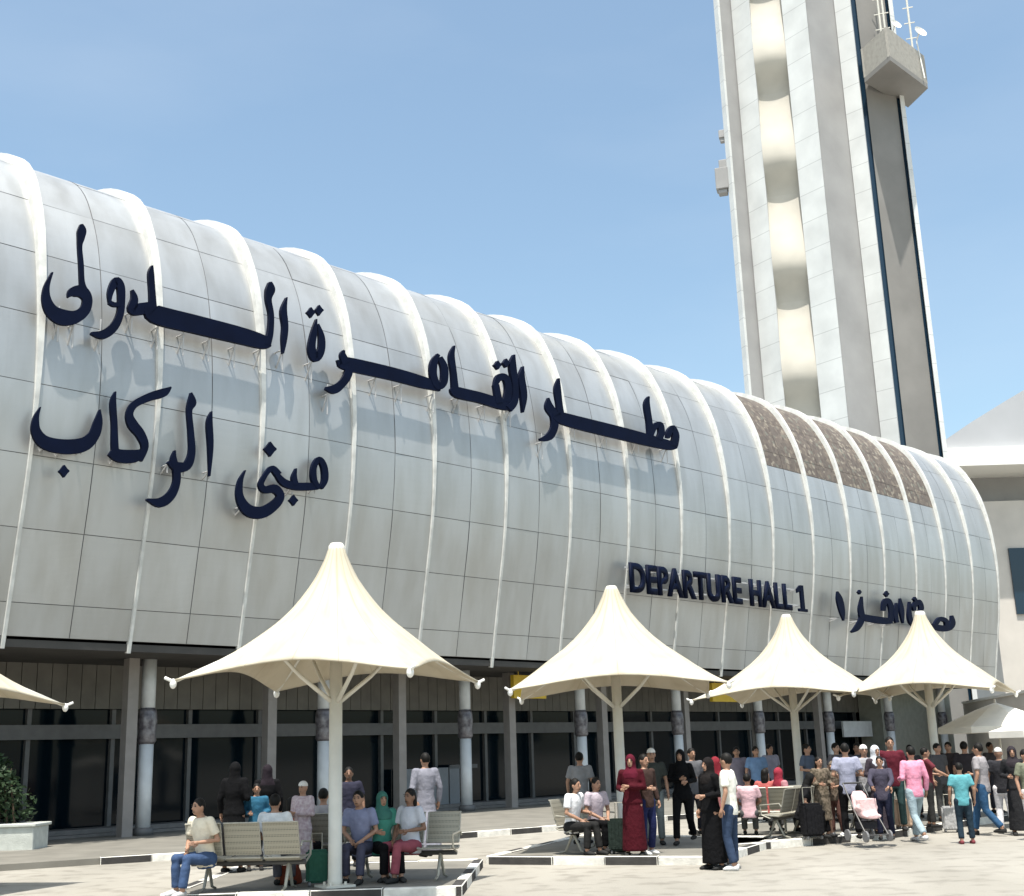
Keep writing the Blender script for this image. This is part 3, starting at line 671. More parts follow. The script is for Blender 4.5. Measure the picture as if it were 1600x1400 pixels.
def canopy(loc, rz, side, H, label, mast_r=.10, lean=0.0):
    t = thing('shade_canopy', label, 'canopy', loc, 0, 'cream tensile canopies on the forecourt')
    L = Vector(loc); z0 = 2.9+(H-5.0)*.3; hh = H-z0
    tab = [(0, 1), (.04, .995), (.052, .97), (.068, .91), (.094, .84), (.13, .75), (.18, .66), (.23, .58), (.28, .51), (.36, .42), (.46, .335), (.57, .25), (.70, .165), (.85, .075), (1, 0)]
    def pv(u):
        for (a, b), (c, d) in zip(tab, tab[1:]):
            if u <= c: return b+(d-b)*(u-a)/(c-a)
        return 0
    hs = side/2; NT = 96; NR = 30; diag = hs*math.sqrt(2)
    def R(th):
        # square with inward curved edges
        k = (th % (math.pi/2))-math.pi/4
        e = hs/math.cos(k); f = abs(k)/(math.pi/4)
        return e*(1-.07*(1-f**2))
    bm = BM(); rows = []
    for i in range(NR+1):
        row = []
        for j in range(NT):
            th = 2*math.pi*j/NT; Rt = R(th); u = .04+(1-.04)*(i/NR)**1.25; r = Rt*u
            ru = r/diag; z = z0+hh*pv(ru)-.26*hh*(u**5)*(1-ru)
            row.append(bm.verts.new(L+Vector((r*math.cos(th+rz), r*math.sin(th+rz), z+0*0))))
        rows.append(row)
    for a, b in zip(rows, rows[1:]):
        for j in range(NT): bm.faces.new((a[j], b[j], b[(j+1) % NT], a[(j+1) % NT]))
    bm.faces.new(rows[0])
    cv = obj('canopy_fabric', bm, M['fabric'], t, True)
    uvl_ = cv.data.uv_layers.new(name='rad')
    for p in cv.data.polygons:
        cs = p.center; a0_ = (math.atan2(cs.y, cs.x)-rz)/(2*math.pi)
        for li in p.loop_indices:
            v = cv.data.vertices[cv.data.loops[li].vertex_index].co; a_ = (math.atan2(v.y, v.x)-rz)/(2*math.pi); a_ += round(a0_-a_); uvl_.data[li].uv = (a_*16, math.hypot(v.x, v.y))
    md = cv.modifiers.new('t', 'SOLIDIFY'); md.thickness = .02; md.offset = -1
    bm = BM(); tube(bm, [L+Vector((0, 0, z)) for z in (H-.22, H-.02, H+.03)], [.13, .125, .09], 20); obj('cap', bm, M['polewhite'], t, True)
    bm = BM(); tube(bm, [L+Vector((0, 0, z)) for z in (-.02, .1, .11, H-.2)], [mast_r*1.05, mast_r*1.05, mast_r, mast_r*.9], 20); obj('pole', bm, M['polewhite'], t, True)
    bm = BM(); box(bm, L+Vector((0, 0, .015)), (.44, .44, .03), rz=rz)
    for a in range(4):
        tube(bm, [L+Vector((.16*math.cos(a*math.pi/2+.78+rz), .16*math.sin(a*math.pi/2+.78+rz), z)) for z in (.03, .07)], .02, 6)
    obj('base_plate', bm, M['polewhite'], t)
    for a in range(4):
        th = a*math.pi/2+rz; e = Vector((math.cos(th), math.sin(th), 0))
        th = th-math.pi/4*0
        c = L+e*0; dg = Vector((math.cos(th+math.pi/4*1), math.sin(th+math.pi/4), 0))
        c0 = L+Vector((0, 0, z0-.35)); tip = L+e*(diag*.985)+Vector((0, 0, z0-.03))
        mid = L+e*(diag*.46)+Vector((0, 0, z0+.335*hh-.07)); q3 = L+e*(diag*.72)+Vector((0, 0, z0+.155*hh-.05))
        bm = BM(); tube(bm, [c0, c0.lerp(mid, .5)+Vector((0, 0, -.06)), mid, q3, tip], [.036, .03, .024, .022, .024], 8)
        ar = obj('arm', bm, M['polewhite'], t, True)
        bm = BM(); ball(bm, tip+Vector((0, 0, -.02)), (.05, .05, .07), 10, 6); tube(bm, [tip+e*-.02, tip+e*.12+Vector((0, 0, .06))], .022, 8); obj('tip_fitting', bm, M['fascia'], ar, True)
    return t
# R(th) reaches the corners at th = 0, 90, ...: corner directions
canopy(gnd(526, 852, 5.0)*1-Vector((0, 0, 4.88)), math.radians(45-13), 3.45, 4.88, 'nearest cream canopy in full view, standing over the steel benches')
canopy(gnd(955, 918, 5.0)-Vector((0, 0, 4.88)), math.radians(45-3), 3.95, 4.88, 'cream canopy whose pole stands beside the woman in dark red')
canopy(gnd(1228, 962, 5.0)-Vector((0, 0, 4.88)), math.radians(45-28), 3.9, 4.88, 'cream canopy with its peak just under the numeral 1 of the facade lettering')
canopy(gnd(1437, 957, 4.85)-Vector((0, 0, 4.73)), math.radians(45-30), 3.4, 4.73, 'rightmost cream peaked canopy, over the man in the pink shirt')
canopy(Vector((-9.75, 19.3, 0.0)), math.radians(45-17), 3.6, 4.95, 'cream canopy cut off by the left edge of the photo')
# low parasols at the right edge
def parasol(loc, r, zt, ze, label):
    t = thing('parasol', label, 'parasol', loc, 0, 'low white parasols at the right edge'); L = Vector(loc)
    bm = BM(); nseg = 8; R = []
    for i, u in enumerate((.02, .35, .7, 1, 1.0)):
        R.append([bm.verts.new(L+Vector((r*u*math.cos(2*math.pi*k/nseg), r*u*math.sin(2*math.pi*k/nseg), zt+(ze-zt)*u**1.15-(.14 if i == 4 else 0)))) for k in range(nseg)])
    for a, b in zip(R, R[1:]):
        for k in range(nseg): bm.faces.new((a[k], b[k], b[(k+1) % nseg], a[(k+1) % nseg]))
    bm.faces.new(R[0]); cv = obj('canopy_fabric', bm, M['tent'], t); md = cv.modifiers.new('t', 'SOLIDIFY'); md.thickness = .01
    bm = BM(); tube(bm, [L, L+Vector((0, 0, zt+.08))], .025, 10); obj('pole', bm, M['polewhite'], t, True)
    bm = BM(); tube(bm, [L, L+Vector((0, 0, .1))], [.28, .24], 16); obj('base', bm, M['frame'], t)
    bm = BM()
    for k in range(nseg):
        e = Vector((math.cos(2*math.pi*k/nseg), math.sin(2*math.pi*k/nseg), 0)); tube(bm, [L+Vector((0, 0, zt-.05)), L+e*r*.97+Vector((0, 0, ze-.03))], .012, 6)
    obj('ribs', bm, M['polewhite'], t)
    return t
parasol(at(1562, 30), 1.45, 2.72, 2.16, 'low white parasol with its peak in view beside the right edge of the photo')
parasol(at(1640, 27), 1.3, 2.35, 2.02, 'lower white parasol mostly cut off by the right edge of the photo')
# ------------------------------------------------------------------ planter and shrub at the left
pc = gnd(8, 1338); pc.z = 0
bm = BM(); box(bm, pc+Vector((-.6, .45, .31)), (2.4, .9, .62)); box(bm, pc+Vector((-.6, .45, .65)), (2.5, 1.0, .07)); bmesh.ops.bevel(bm, geom=bm.edges[:], offset=.015, segments=1, affect='EDGES')
tag(obj('planter', bm, M['stone']), 'pale stone planter box at the left edge holding a dark shrub', 'planter')
shr = thing('shrub', 'dark green leafy shrub growing in the stone planter at the left edge', 'shrub', pc+Vector((-.6, .45, .69)))
mleaf = mat('leaf', (.028, .06, .018), .7, col2=(.012, .03, .01), scale=6)
bm = BM()
for k in range(3800):
    a = random.uniform(0, 2*math.pi); u = random.random()**.5; hgt = random.uniform(0, 1.62)
    rr = (.75+.28*math.sin(hgt*4+a*2)+.15*math.sin(a*5+hgt*3))*(1.0 if hgt < 1.0 else (1.62-hgt)/.62*.9+.1)
    c = pc+Vector((-.72+rr*u*math.cos(a)*1.0, .45+rr*u*math.sin(a)*.75, .72+hgt+random.uniform(-.05, .05)))
    e1 = Vector((random.gauss(0, 1), random.gauss(0, 1), random.gauss(0, .6))).normalized(); e2 = e1.cross(Vector((random.gauss(0, 1), random.gauss(0, 1), random.gauss(0, 1)))).normalized()
    l = random.uniform(.05, .1); bm.faces.new([bm.verts.new(c+e1*l), bm.verts.new(c+e2*l*.45), bm.verts.new(c-e1*l), bm.verts.new(c-e2*l*.45)])
obj('foliage', bm, mleaf, shr)
bm = BM()
for k in range(7):
    x = -1.1+.3*k*.6; tube(bm, [pc+Vector((x-.0, .45, .66)), pc+Vector((x+random.uniform(-.2, .2), .4, 1.5)), pc+Vector((x+random.uniform(-.3, .3), .45, 1.9))], [.03, .02, .01], 6)
obj('stems', bm, mat('bark', (.09, .06, .04), .9), shr)
# ------------------------------------------------------------------ benches
def bench(loc, rz, label, nseat=3, lenm=None):
    """row bench, people on it look towards local -Y"""
    t = thing('bench', label, 'bench', loc, rz, 'steel row benches on the forecourt')
    W = .56
    L = nseat*W
    def P(x, y, z): return Vector((x, y, z))
    for k in range(nseat):
        x0 = -L/2+W*k+.03; x1 = x0+W-.06
        for nm, prof_ in (('seat', [(-.24, .44), (-.22, .455), (0, .43), (.16, .42), (.22, .45)]), ('backrest', [(.20, .50), (.235, .6), (.29, .8), (.325, .92), (.345, .925)])):
            b = BM(); rows = []
            for y, z in prof_: rows.append([b.verts.new(P(x, y, z)) for x in (x0, x0+.02, (x0+x1)/2, x1-.02, x1)])
            for a, c in zip(rows, rows[1:]):
                for j in range(4): b.faces.new((a[j], a[j+1], c[j+1], c[j]))
            o = obj(nm, b, M['perf'], t, local=False); md = o.modifiers.new('t', 'SOLIDIFY'); md.thickness = .014
            b = BM(); zr = [(y, z) for y, z in prof_]
            for x in (x0, x1): tube(b, [P(x, y, z) for y, z in zr], .013, 6)
            tube(b, [P(x0, *zr[0]), P(x1, *zr[0])], .013, 6); tube(b, [P(x0, *zr[-1]), P(x1, *zr[-1])], .013, 6)
            obj('rim', b, M['steel'], o, local=False)
    b = BM(); tube(b, [P(-L/2, 0, .37), P(L/2, 0, .37)], .035, 8); obj('beam', b, M['steeldark'], t, local=False)
    for x in (-L/2+.25, L/2-.25):
        b = BM(); tube(b, [P(x, -.28, .015), P(x, -.15, .05), P(x, 0, .37)], [.018, .022, .03], 8); tube(b, [P(x, .28, .015), P(x, .15, .05), P(x, 0, .36)], [.018, .022, .03], 8); obj('leg', b, M['steel'], t, local=False)
    for k in (0, nseat):
        x = -L/2+W*k; b = BM(); tube(b, [P(x, .0, .38), P(x, -.18, .45), P(x, -.2, .63), P(x, .2, .66), P(x, .24, .6)], .015, 6); obj('armrest', b, M['steel'], t, local=False)
    return t
def perf_mat():
    m = bpy.data.materials.new('perforated_steel'); m.use_nodes = True; t = m.node_tree; b = t.nodes['Principled BSDF']
    tc = t.nodes.new('ShaderNodeTexCoord'); v = t.nodes.new('ShaderNodeTexVoronoi'); v.inputs['Scale'].default_value = 45; v.inputs['Randomness'].default_value = 0
    t.links.new(tc.outputs['Object'], v.inputs['Vector']); r = t.nodes.new('ShaderNodeValToRGB'); r.color_ramp.elements[0].position = .28; r.color_ramp.elements[1].position = .34
    r.color_ramp.elements[0].color = (.08, .08, .07, 1); r.color_ramp.elements[1].color = (.33, .31, .25, 1)
    t.links.new(v.outputs['Distance'], r.inputs[0]); t.links.new(r.outputs[0], b.inputs['Base Color'])
    b.inputs['Metallic'].default_value = .25; b.inputs['Roughness'].default_value = .45
    return m
M['perf'] = perf_mat()
Z = .12
def g(x, y, z=Z): return gnd(x, y, z)
R_ = math.radians
bench(at(392, 17.95, Z), R_(180-8), 'steel bench seen from behind, left of the nearest canopy pole')
bench(at(515, 20.1, Z), R_(180-8), 'steel bench behind the nearest canopy pole')
bench(at(628, 18.9, Z), R_(-14), 'steel bench right of the nearest canopy pole, facing the camera')
bench(at(912, 23.0, Z), R_(62), 'steel bench under the second canopy with the two people in pale shirts')
bench(at(1172, 26.0, Z), R_(180-12), 'grey steel bench seen from behind, right of the man in the white T-shirt', 3)
bench(at(1222, 25.2, Z), R_(180+55), 'pale steel bench at a slant, right of the one seen from behind')
bench(at(1290, 26.2, Z), R_(20), 'steel bench under the woman in the mottled brown dress')
# ------------------------------------------------------------------ people
SKIN = [mat('skin_tan', (.36, .20, .13), .55, var=.1, scale=15), mat('skin_brown', (.20, .105, .065), .55, var=.1, scale=15), mat('skin_light', (.45, .27, .19), .55, var=.1, scale=15)]
EYEM = mat('eye_dark', (.02, .015, .012), .3)
HAIR = mat('hair_black', (.007, .006, .005), .6, spec=.2, var=.3, scale=30)
_cm = {}
def cloth(c, pat=None):
    k = (c, pat)
    if k not in _cm: _cm[k] = mat('fabric', c, .85, var=.16, scale=9, col2=pat, bump=.9, bscale=13, spec=.12) if not pat else mat('fabric_patterned', c, .85, scale=22, col2=pat, det=2, spec=.12, bump=.4, bscale=22)
    return _cm[k]
def remesh(bm, vox=.02, smooth=2):
    me = bpy.data.meshes.new('t'); bmesh.ops.recalc_face_normals(bm, faces=bm.faces); bm.to_mesh(me); bm.free()
    o = bpy.data.objects.new('t', me); C.objects.link(o)
    r = o.modifiers.new('r', 'REMESH'); r.mode = 'VOXEL'; r.voxel_size = vox; r.use_smooth_shade = True
    if smooth: s = o.modifiers.new('s', 'SMOOTH'); s.factor = .5; s.iterations = smooth
    dg = bpy.context.evaluated_depsgraph_get(); m2 = bpy.data.meshes.new_from_object(o.evaluated_get(dg))
    bpy.data.objects.remove(o); bpy.data.meshes.remove(me); m2.materials.clear(); return m2
def person(loc, rz, label, pose='stand', top=(.5, .5, .5), bottom=(.03, .03, .05), shoes=(.03, .03, .03), hair='short', H=1.74, sleeves='short', outfit='shirt', skin=0,
           arms=('down', 'down'), scarf=None, step=.12, female=False, lean=0.0, tpat=None, bulk=1.0, headturn=0.0, bag=None, detail=True, group='people on the forecourt'):
    t = thing('person', label, 'person', loc, rz, group)
    k = H/1.74; V3 = lambda x, y, z: Vector((x*k, y*k, z*k))
    sit = pose == 'sit'; hz = .47 if sit else .90
    ly = -lean
    def up(z, x=0, y=0):   # torso point z above the hip, leaning forward (local -Y)
        return V3(x, y-lean*z, hz+z)
    hip = [V3(sx*.095, 0, hz) for sx in (-1, 1)]
    if sit: knee = [V3(sx*.12, -.44, hz+.03) for sx in (-1, 1)]; ank = [V3(sx*.12, -.46-.05*sx, .09) for sx in (-1, 1)]
    elif pose == 'walk': knee = [V3(-.10, -.19, .49), V3(.10, .05, .48)]; ank = [V3(-.10, -.27, .09), V3(.10, .33, .15)]
    else: knee = [V3(sx*.105, -.02-.02*sx, .49) for sx in (-1, 1)]; ank = [V3(sx*(.09+step*.3), .02+.03*sx, .085) for sx in (-1, 1)]
    sw = .165 if female else .185
    shd = [up(.53, sx*sw) for sx in (-1, 1)]
    elb, wri = [], []
    for i, sx in enumerate((-1, 1)):
        a = arms[i]
        if a == 'down': e, w_ = up(.25, sx*(sw+.075), .03), up(.02, sx*(sw+.085), -.04)
        elif a == 'bent': e, w_ = up(.26, sx*(sw+.075), .04), up(.24, sx*(sw-.02), -.22)
        elif a == 'fold': e, w_ = up(.27, sx*(sw+.06), -.03), up(.29, -sx*.02, -.20)
        elif a == 'phone': e, w_ = up(.27, sx*(sw+.07), -.05), up(.57, sx*(.10), -.16)
        elif a == 'lap': e, w_ = up(.25, sx*(sw+.07), -.05), V3(sx*.08, -.28, hz+.12)
        elif a == 'out': e, w_ = up(.36, sx*(sw+.2), -.02), up(.28, sx*(sw+.38), -.14)
        elif a == 'back': e, w_ = up(.28, sx*(sw+.08), .14), up(.06, sx*(sw+.05), .20)
        elif a == 'fwd': e, w_ = up(.32, sx*(sw+.05), -.18), up(.2, sx*(sw-.02), -.42)
        elb.append(e); wri.append(w_)
    hc = up(.71, 0, -.01-lean*.1)
    hr = .075*k
    def torso(b, inf=0.0, lo=-.06, hi=.57, w=1.0):
        wd = [(-.10, .15, .105), (0, .158, .112), (.12, .138, .10), (.22, .135, .098), (.36, .158, .108), (.47, .168, .104), (.535, .135, .082), (.575, .07, .06)]
        if female: wd = [(-.10, .165, .115), (0, .172, .12), (.12, .14, .10), (.22, .122, .095), (.36, .145, .118), (.47, .15, .105), (.535, .12, .08), (.575, .06, .055)]
        P = [(z, a, c) for z, a, c in wd if lo-.02 <= z <= hi+.01]
        tube(b, [up(z) for z, a, c in P], [((a*bulk*w+inf)*k, (c*bulk*w+inf)*k) for z, a, c in P], 20, flat=Vector((0, 1, 0)))
    def arm(b, i, inf=0.0, full=1.0):
        S_, E_, W_ = shd[i], elb[i], wri[i]
        if full >= 1: tube(b, [S_.lerp(up(.5), .25), S_, S_.lerp(E_, .5), E_, E_.lerp(W_, .45), W_], [(.05+inf)*k, (.052+inf)*k, (.045+inf)*k, (.038+inf)*k, (.036+inf)*k, (.026+inf)*k], 10)
        else: tube(b, [S_.lerp(up(.5), .25), S_, S_.lerp(E_, .5), S_.lerp(E_, full)], [(.045+inf)*k, (.048+inf)*k, (.048+inf)*k, (.05+inf)*k], 10)
        ball(b, S_, (.047+inf*.7)*k, 10, 8)
        if full >= 1: ball(b, E_, (.038+inf)*k, 10, 6)
    def leg(b, i, inf=0.0, end=1.0):
        Hh, K_, A_ = hip[i], knee[i], ank[i]; e = K_.lerp(A_, end)
        tube(b, [Hh+Vector((0, 0, .02)), Hh.lerp(K_, .4), K_, K_.lerp(A_, .3*end), e], [(.088*bulk+inf)*k, (.075*bulk+inf)*k, (.055+inf)*k, (.054+inf)*k, ((.04 if end >= .95 else .05)+inf)*k], 12)
        ball(b, K_, (.055+inf)*k, 10, 6); ball(b, Hh, (.09*bulk+inf)*k, 10, 6)
    # --- body: one continuous surface
    b = BM(); torso(b)
    for i in (0, 1):
        arm(b, i); leg(b, i)
        A_ = ank[i]; tube(b, [A_+V3(0, .05, -.045), A_+V3(0, -.04, -.045), A_+V3(0, -.15, -.06)], [(.035*k, .035*k), (.038*k, .033*k), (.035*k, .018*k)], 10, flat=Vector((0, 0, 1)))
        d = (wri[i]-elb[i]).normalized(); tube(b, [wri[i]-d*.01, wri[i]+d*.04*k, wri[i]+d*.085*k], [.023*k, .031*k, .028*k], 8)
    tube(b, [up(.54), up(.60), hc+V3(0, .01, -.06)], [.058*k, .052*k, .05*k], 12)
    ct, st_ = math.cos(headturn), math.sin(headturn)
    def hp(x, y, z): return hc+V3(x*ct-y*st_, x*st_+y*ct, z)
    ball(b, hp(0, .012, .015), (.076*k, .092*k, .105*k), 16, 12); ball(b, hp(0, -.02, -.045), (.056*k, .062*k, .065*k), 14, 10)
    tube(b, [hp(0, -.080, .02), hp(0, -.108, -.018), hp(0, -.085, -.03)], [.009*k, .014*k, .01*k], 8)
    for sx in (-1, 1): ball(b, hp(sx*.078, .015, -.005), (.012*k, .022*k, .03*k), 8, 6)
    me = remesh(b, .0165 if detail else .022, 1)
    b = BM(); b.from_mesh(me); bpy.data.meshes.remove(me)
    for f in b.faces: f.smooth = True; f.material_index = 0
    for i, sx in enumerate((-1, 1)):     # fingers and thumb, rooted in the palm
        d = (wri[i]-elb[i]).normalized(); side = d.cross(Vector((sx, 0, 0)));
        if side.length < .1: side = Vector((0, 1, 0))
        side.normalize(); inw = side.cross(d).normalized()*(1 if sx > 0 else -1)
        inw = -Vector((sx, 0, 0)) if abs(d.x) < .5 else inw
        for q, (o_, l_) in enumerate(((-.024, .062), (-.008, .072), (.008, .068), (.023, .054))):
            p0_ = wri[i]+d*.08*k+side*o_*k; p1_ = p0_+d*l_*.5*k+inw*.006; p2_ = p0_+d*l_*.9*k+inw*.024
            tube(b, [p0_-d*.015, p1_, p2_], [.0095*k, .009*k, .007*k], 6)
        p0_ = wri[i]+d*.025*k-side*.025*k; tube(b, [p0_, p0_+d*.03*k-side*.022*k+inw*.008, p0_+d*.06*k-side*.026*k+inw*.02], [.011*k, .0105*k, .008*k], 6)
    for sx in (-1, 1): ball(b, hp(sx*.031, -.076, .018), (.014*k, .008*k, .008*k), 8, 6, mi=1); box(b, hp(sx*.031, -.083, .040), (.034*k, .008*k, .007*k), mi=1)
    tube(b, [hp(-.022, -.079, -.062), hp(0, -.084, -.062), hp(.022, -.079, -.062)], .0045*k, 6, mi=1)
    o = obj('body', b, [SKIN[skin], EYEM], t, local=False)
    tm = cloth(top, tpat); bmt = cloth(bottom)
    def add(name, bmx, m, vox=.02, sm=2):
        me_ = remesh(bmx, vox, sm)
        return link(name, me_, m, t)
    vx = .019 if detail else .024
    if outfit in ('robe', 'dress'):
        b = BM(); torso(b, .022, -.06, .57)
        if sit:
            for i in (0, 1): leg(b, i, .035, .8)
            tube(b, [up(-.02), V3(0, -.22, hz-.02), V3(0, -.45, hz-.0)], [(.19*k, .10*k), (.19*k, .09*k), (.18*k, .08*k)], 16, flat=Vector((0, 0, 1)))
            tube(b, [V3(0, -.44, hz), V3(0, -.47, .28), V3(0, -.48, .12)], [(.17*k, .10*k), (.17*k, .09*k), (.18*k, .10*k)], 16, flat=Vector((0, 1, 0)))
        else:
            hem = .10 if outfit == 'robe' else .38
            c = (ank[0]+ank[1])/2; tube(b, [up(.05), up(-.12), V3(0, c.y/k*.4, .5), V3(0, c.y/k, hem)], [(.165*k, .12*k), (.19*k, .14*k), (.20*k, .16*k+abs(ank[0].y-ank[1].y)*.2), (.225*k, .17*k+abs(ank[0].y-ank[1].y)*.4)], 20, flat=Vector((0, 1, 0)))
        for i in (0, 1): arm(b, i, .018, 1.0)
        add('robe' if outfit == 'robe' else 'dress', b, tm, vx)
    else:
        b = BM(); torso(b, .018, -.10, .575)
        for i in (0, 1): arm(b, i, .016 if sleeves == 'long' else .02, 1.0 if sleeves == 'long' else .72)
        add('shirt', b, tm, vx)
        b = BM(); tube(b, [up(.02), up(-.06), up(-.12)], [((.155*bulk+.008)*k, (.11*bulk+.008)*k)]*3, 18, flat=Vector((0, 1, 0)))
        for i in (0, 1): leg(b, i, .016 if outfit == 'shirt' else .03, .93)
        add('trousers', b, bmt, vx)
    for i in (0, 1):
        A_ = ank[i]; b = BM(); tube(b, [A_+V3(0, .06, -.045), A_+V3(0, -.04, -.045), A_+V3(0, -.13, -.055), A_+V3(0, -.175, -.065)], [(.04*k, .042*k), (.044*k, .042*k), (.046*k, .032*k), (.03*k, .018*k)], 12, flat=Vector((0, 0, 1)))
        obj('shoe', b, cloth(shoes), t, True, local=False)
    if scarf:
        b = BM(); ball(b, hp(0, .018, .015), (.095*k, .105*k, .122*k), 14, 10)
        tube(b, [hp(0, .02, 0), up(.60, 0, .02), up(.50, 0, .0), up(.40, 0, -.01)], [(.09*k, .095*k), (.095*k, .09*k), (.175*k, .125*k), (.15*k, .135*k)], 16, flat=Vector((0, 1, 0)))
        me_ = remesh(b, .02, 2); b = BM(); b.from_mesh(me_); bpy.data.meshes.remove(me_)
        fc = hp(0, -.10, -.012); dl = [f for f in b.faces if ((f.calc_center_median()-fc).length < .068*k)]
        bmesh.ops.delete(b, geom=dl, context='FACES')
        for f in b.faces: f.smooth = True
        o = obj('headscarf', b, cloth(scarf), t, local=False); o.modifiers.new('s', 'SOLIDIFY').thickness = .006
    elif hair == 'cap':
        b = BM(); ball(b, hp(0, .012, .045), (.084*k, .1*k, .088*k), 14, 10); me_ = remesh(b, .02, 1); b = BM(); b.from_mesh(me_); bpy.data.meshes.remove(me_)
        bmesh.ops.delete(b, geom=[f for f in b.faces if f.calc_center_median().z < hp(0, 0, .035).z], context='FACES')
        for f in b.faces: f.smooth = True
        obj('cap', b, cloth((.72, .70, .66)), t, local=False)
    else:
        b = BM(); ball(b, hp(0, .022, .03), (.084*k, .096*k, .104*k), 14, 10)
        if hair == 'long': tube(b, [hp(0, .04, .03), hp(0, .07, -.08), hp(0, .075, -.2)], [(.085*k, .06*k), (.085*k, .05*k), (.07*k, .035*k)], 12, flat=Vector((0, 1, 0)))
        me_ = remesh(b, .018, 1); b = BM(); b.from_mesh(me_); bpy.data.meshes.remove(me_)
        fc = hp(0, -.11, -.03); bmesh.ops.delete(b, geom=[f for f in b.faces if (f.calc_center_median()-fc).length < .105*k or (hair != 'long' and f.calc_center_median().z < hp(0, 0, -.04).z)], context='FACES')
        for f in b.faces: f.smooth = True
        obj('hair', b, HAIR if hair != 'grey' else cloth((.35, .34, .33)), t, local=False)
    return t
WHITE = (.72, .72, .72); CREAM = (.68, .62, .50); JEAN = (.05, .085, .17); BLACK = (.005, .005, .006)
def P_(x, d, z=Z): return at(x, d, z)
# under the nearest canopy
person(P_(326, 17.75), R_(-35), 'person in a cream shirt and blue jeans perched at the left end of a bench', 'sit', CREAM, JEAN, skin=0, arms=('lap', 'bent'), lean=.2, shoes=(.5, .5, .5), H=1.7)
person(P_(431, 18.1), R_(172), 'person in a white shirt sitting with back turned, left of the nearest pole', 'sit', WHITE, (.1, .1, .12), arms=('lap', 'lap'), bulk=1.12, H=1.72)
person(P_(474, 18.9), R_(-25), 'woman in a white cap and pale patterned dress beside the nearest pole', 'stand', (.58, .50, .52), (.3, .3, .3), outfit='dress', hair='cap', arms=('bent', 'fold'), female=True, H=1.45, tpat=(.40, .30, .33), shoes=(.6, .6, .6))
person(P_(506, 20.2), R_(175), 'dark haired person in a grey shirt half hidden by the nearest pole', 'sit', (.36, .34, .35), (.05, .05, .06), arms=('lap', 'lap'))
person(P_(458, 19.6), R_(100), 'person in a rust red top behind the woman in the white cap', 'sit', (.30, .06, .04), BLACK, hair='long', arms=('lap', 'lap'), H=1.6)
person(P_(368, 21.0), R_(170), 'tall woman all in black standing behind the bench seen from behind', 'stand', BLACK, BLACK, outfit='robe', scarf=BLACK, arms=('bent', 'down'), female=True, H=1.76)
person(P_(402, 21.2), R_(15), 'person in a teal blue top between the two women in black', 'stand', (.03, .12, .20), BLACK, arms=('bent', 'bent'), H=1.40, sleeves='long', hair='long')
person(P_(418, 22.0), R_(200), 'woman in black just behind the person in teal blue', 'stand', BLACK, BLACK, outfit='robe', scarf=(.02, .015, .02), female=True, H=1.7)
person(P_(566, 18.8), R_(-10), 'person in a grey blue shirt sitting just left of the one in green', 'sit', (.22, .24, .36), (.06, .06, .09), arms=('lap', 'lap'), lean=.25, H=1.72)
person(P_(597, 18.85), R_(25), 'person in a green top sitting on the bench facing the camera', 'sit', (.06, .24, .18), BLACK, arms=('bent', 'lap'), scarf=(.05, .16, .13), female=True, H=1.68)
person(P_(640, 18.8), R_(-35), 'woman in a pale top and maroon trousers sitting right of the one in green', 'sit', (.52, .54, .60), (.26, .07, .09), arms=('lap', 'bent'), hair='long', female=True, H=1.72, skin=1)
person(P_(664, 22.5), R_(-150), 'tall man in a long pale grey robe walking towards the glass doors', 'walk', (.22, .22, .26), (.25, .25, .28), outfit='robe', arms=('down', 'bent'), H=1.82)
person(P_(545, 21.4), R_(10), 'person in dark clothes standing in the shade behind the nearest pole', 'stand', (.03, .03, .05), BLACK, H=1.62, skin=1)
# second canopy
person(P_(889, 22.4), R_(50), 'person in a bright white shirt sitting at the left under the second canopy', 'sit', (.80, .80, .82), (.02, .02, .02), arms=('lap', 'bent'), lean=.15, hair='long', H=1.72)
person(P_(925, 22.9), R_(35), 'person in a lilac shirt sitting right of the one in the bright white shirt', 'sit', (.46, .40, .45), BLACK, arms=('lap', 'lap'), H=1.72, lean=.1)
person(P_(905, 25.0), R_(160), 'person in a pale jacket standing behind the two seated in pale shirts', 'stand', (.25, .25, .26), BLACK, H=1.75, detail=False)
person(P_(984, 21.6), R_(-15), 'woman in a dark red scarf and long dark red robe beside the second canopy pole', 'stand', (.055, .005, .010), BLACK, outfit='robe', scarf=(.09, .008, .02), arms=('bent', 'fold'), female=True, H=1.68)
person(P_(1005, 21.9), R_(40), 'person in brown with navy trousers right behind the woman in dark red', 'stand', (.05, .03, .025), (.015, .02, .07), sleeves='long', arms=('bent', 'down'), H=1.68, shoes=(.7, .7, .7))
person(P_(1017, 24.0), R_(5), 'man in a pale cap and olive top behind the woman in dark red', 'stand', (.045, .05, .045), (.16, .18, .18), hair='cap', H=1.78)
person(P_(1062, 24.0), R_(-20), 'slim woman in black standing by herself between the second and third canopies', 'walk', BLACK, BLACK, scarf=BLACK, sleeves='long', arms=('fold', 'bent'), female=True, H=1.74)
person(P_(1080, 26.5), R_(20), 'person in a dark grey top behind the slim woman in black', 'stand', (.12, .12, .13), (.03, .03, .04), H=1.76, arms=('bent', 'down'), detail=False)
person(P_(1104, 20.2, 0), R_(-60), 'woman in a long black robe beside the man in the white T-shirt', 'stand', BLACK, BLACK, outfit='robe', scarf=(.012, .01, .01), female=True, H=1.72, arms=('down', 'bent'))
person(P_(1116, 20.8, 0), R_(160), 'woman in a dark red headscarf behind the man in the white T-shirt', 'stand', (.30, .12, .12), BLACK, scarf=(.20, .02, .03), female=True, H=1.72, sleeves='long', arms=('bent', 'bent'))
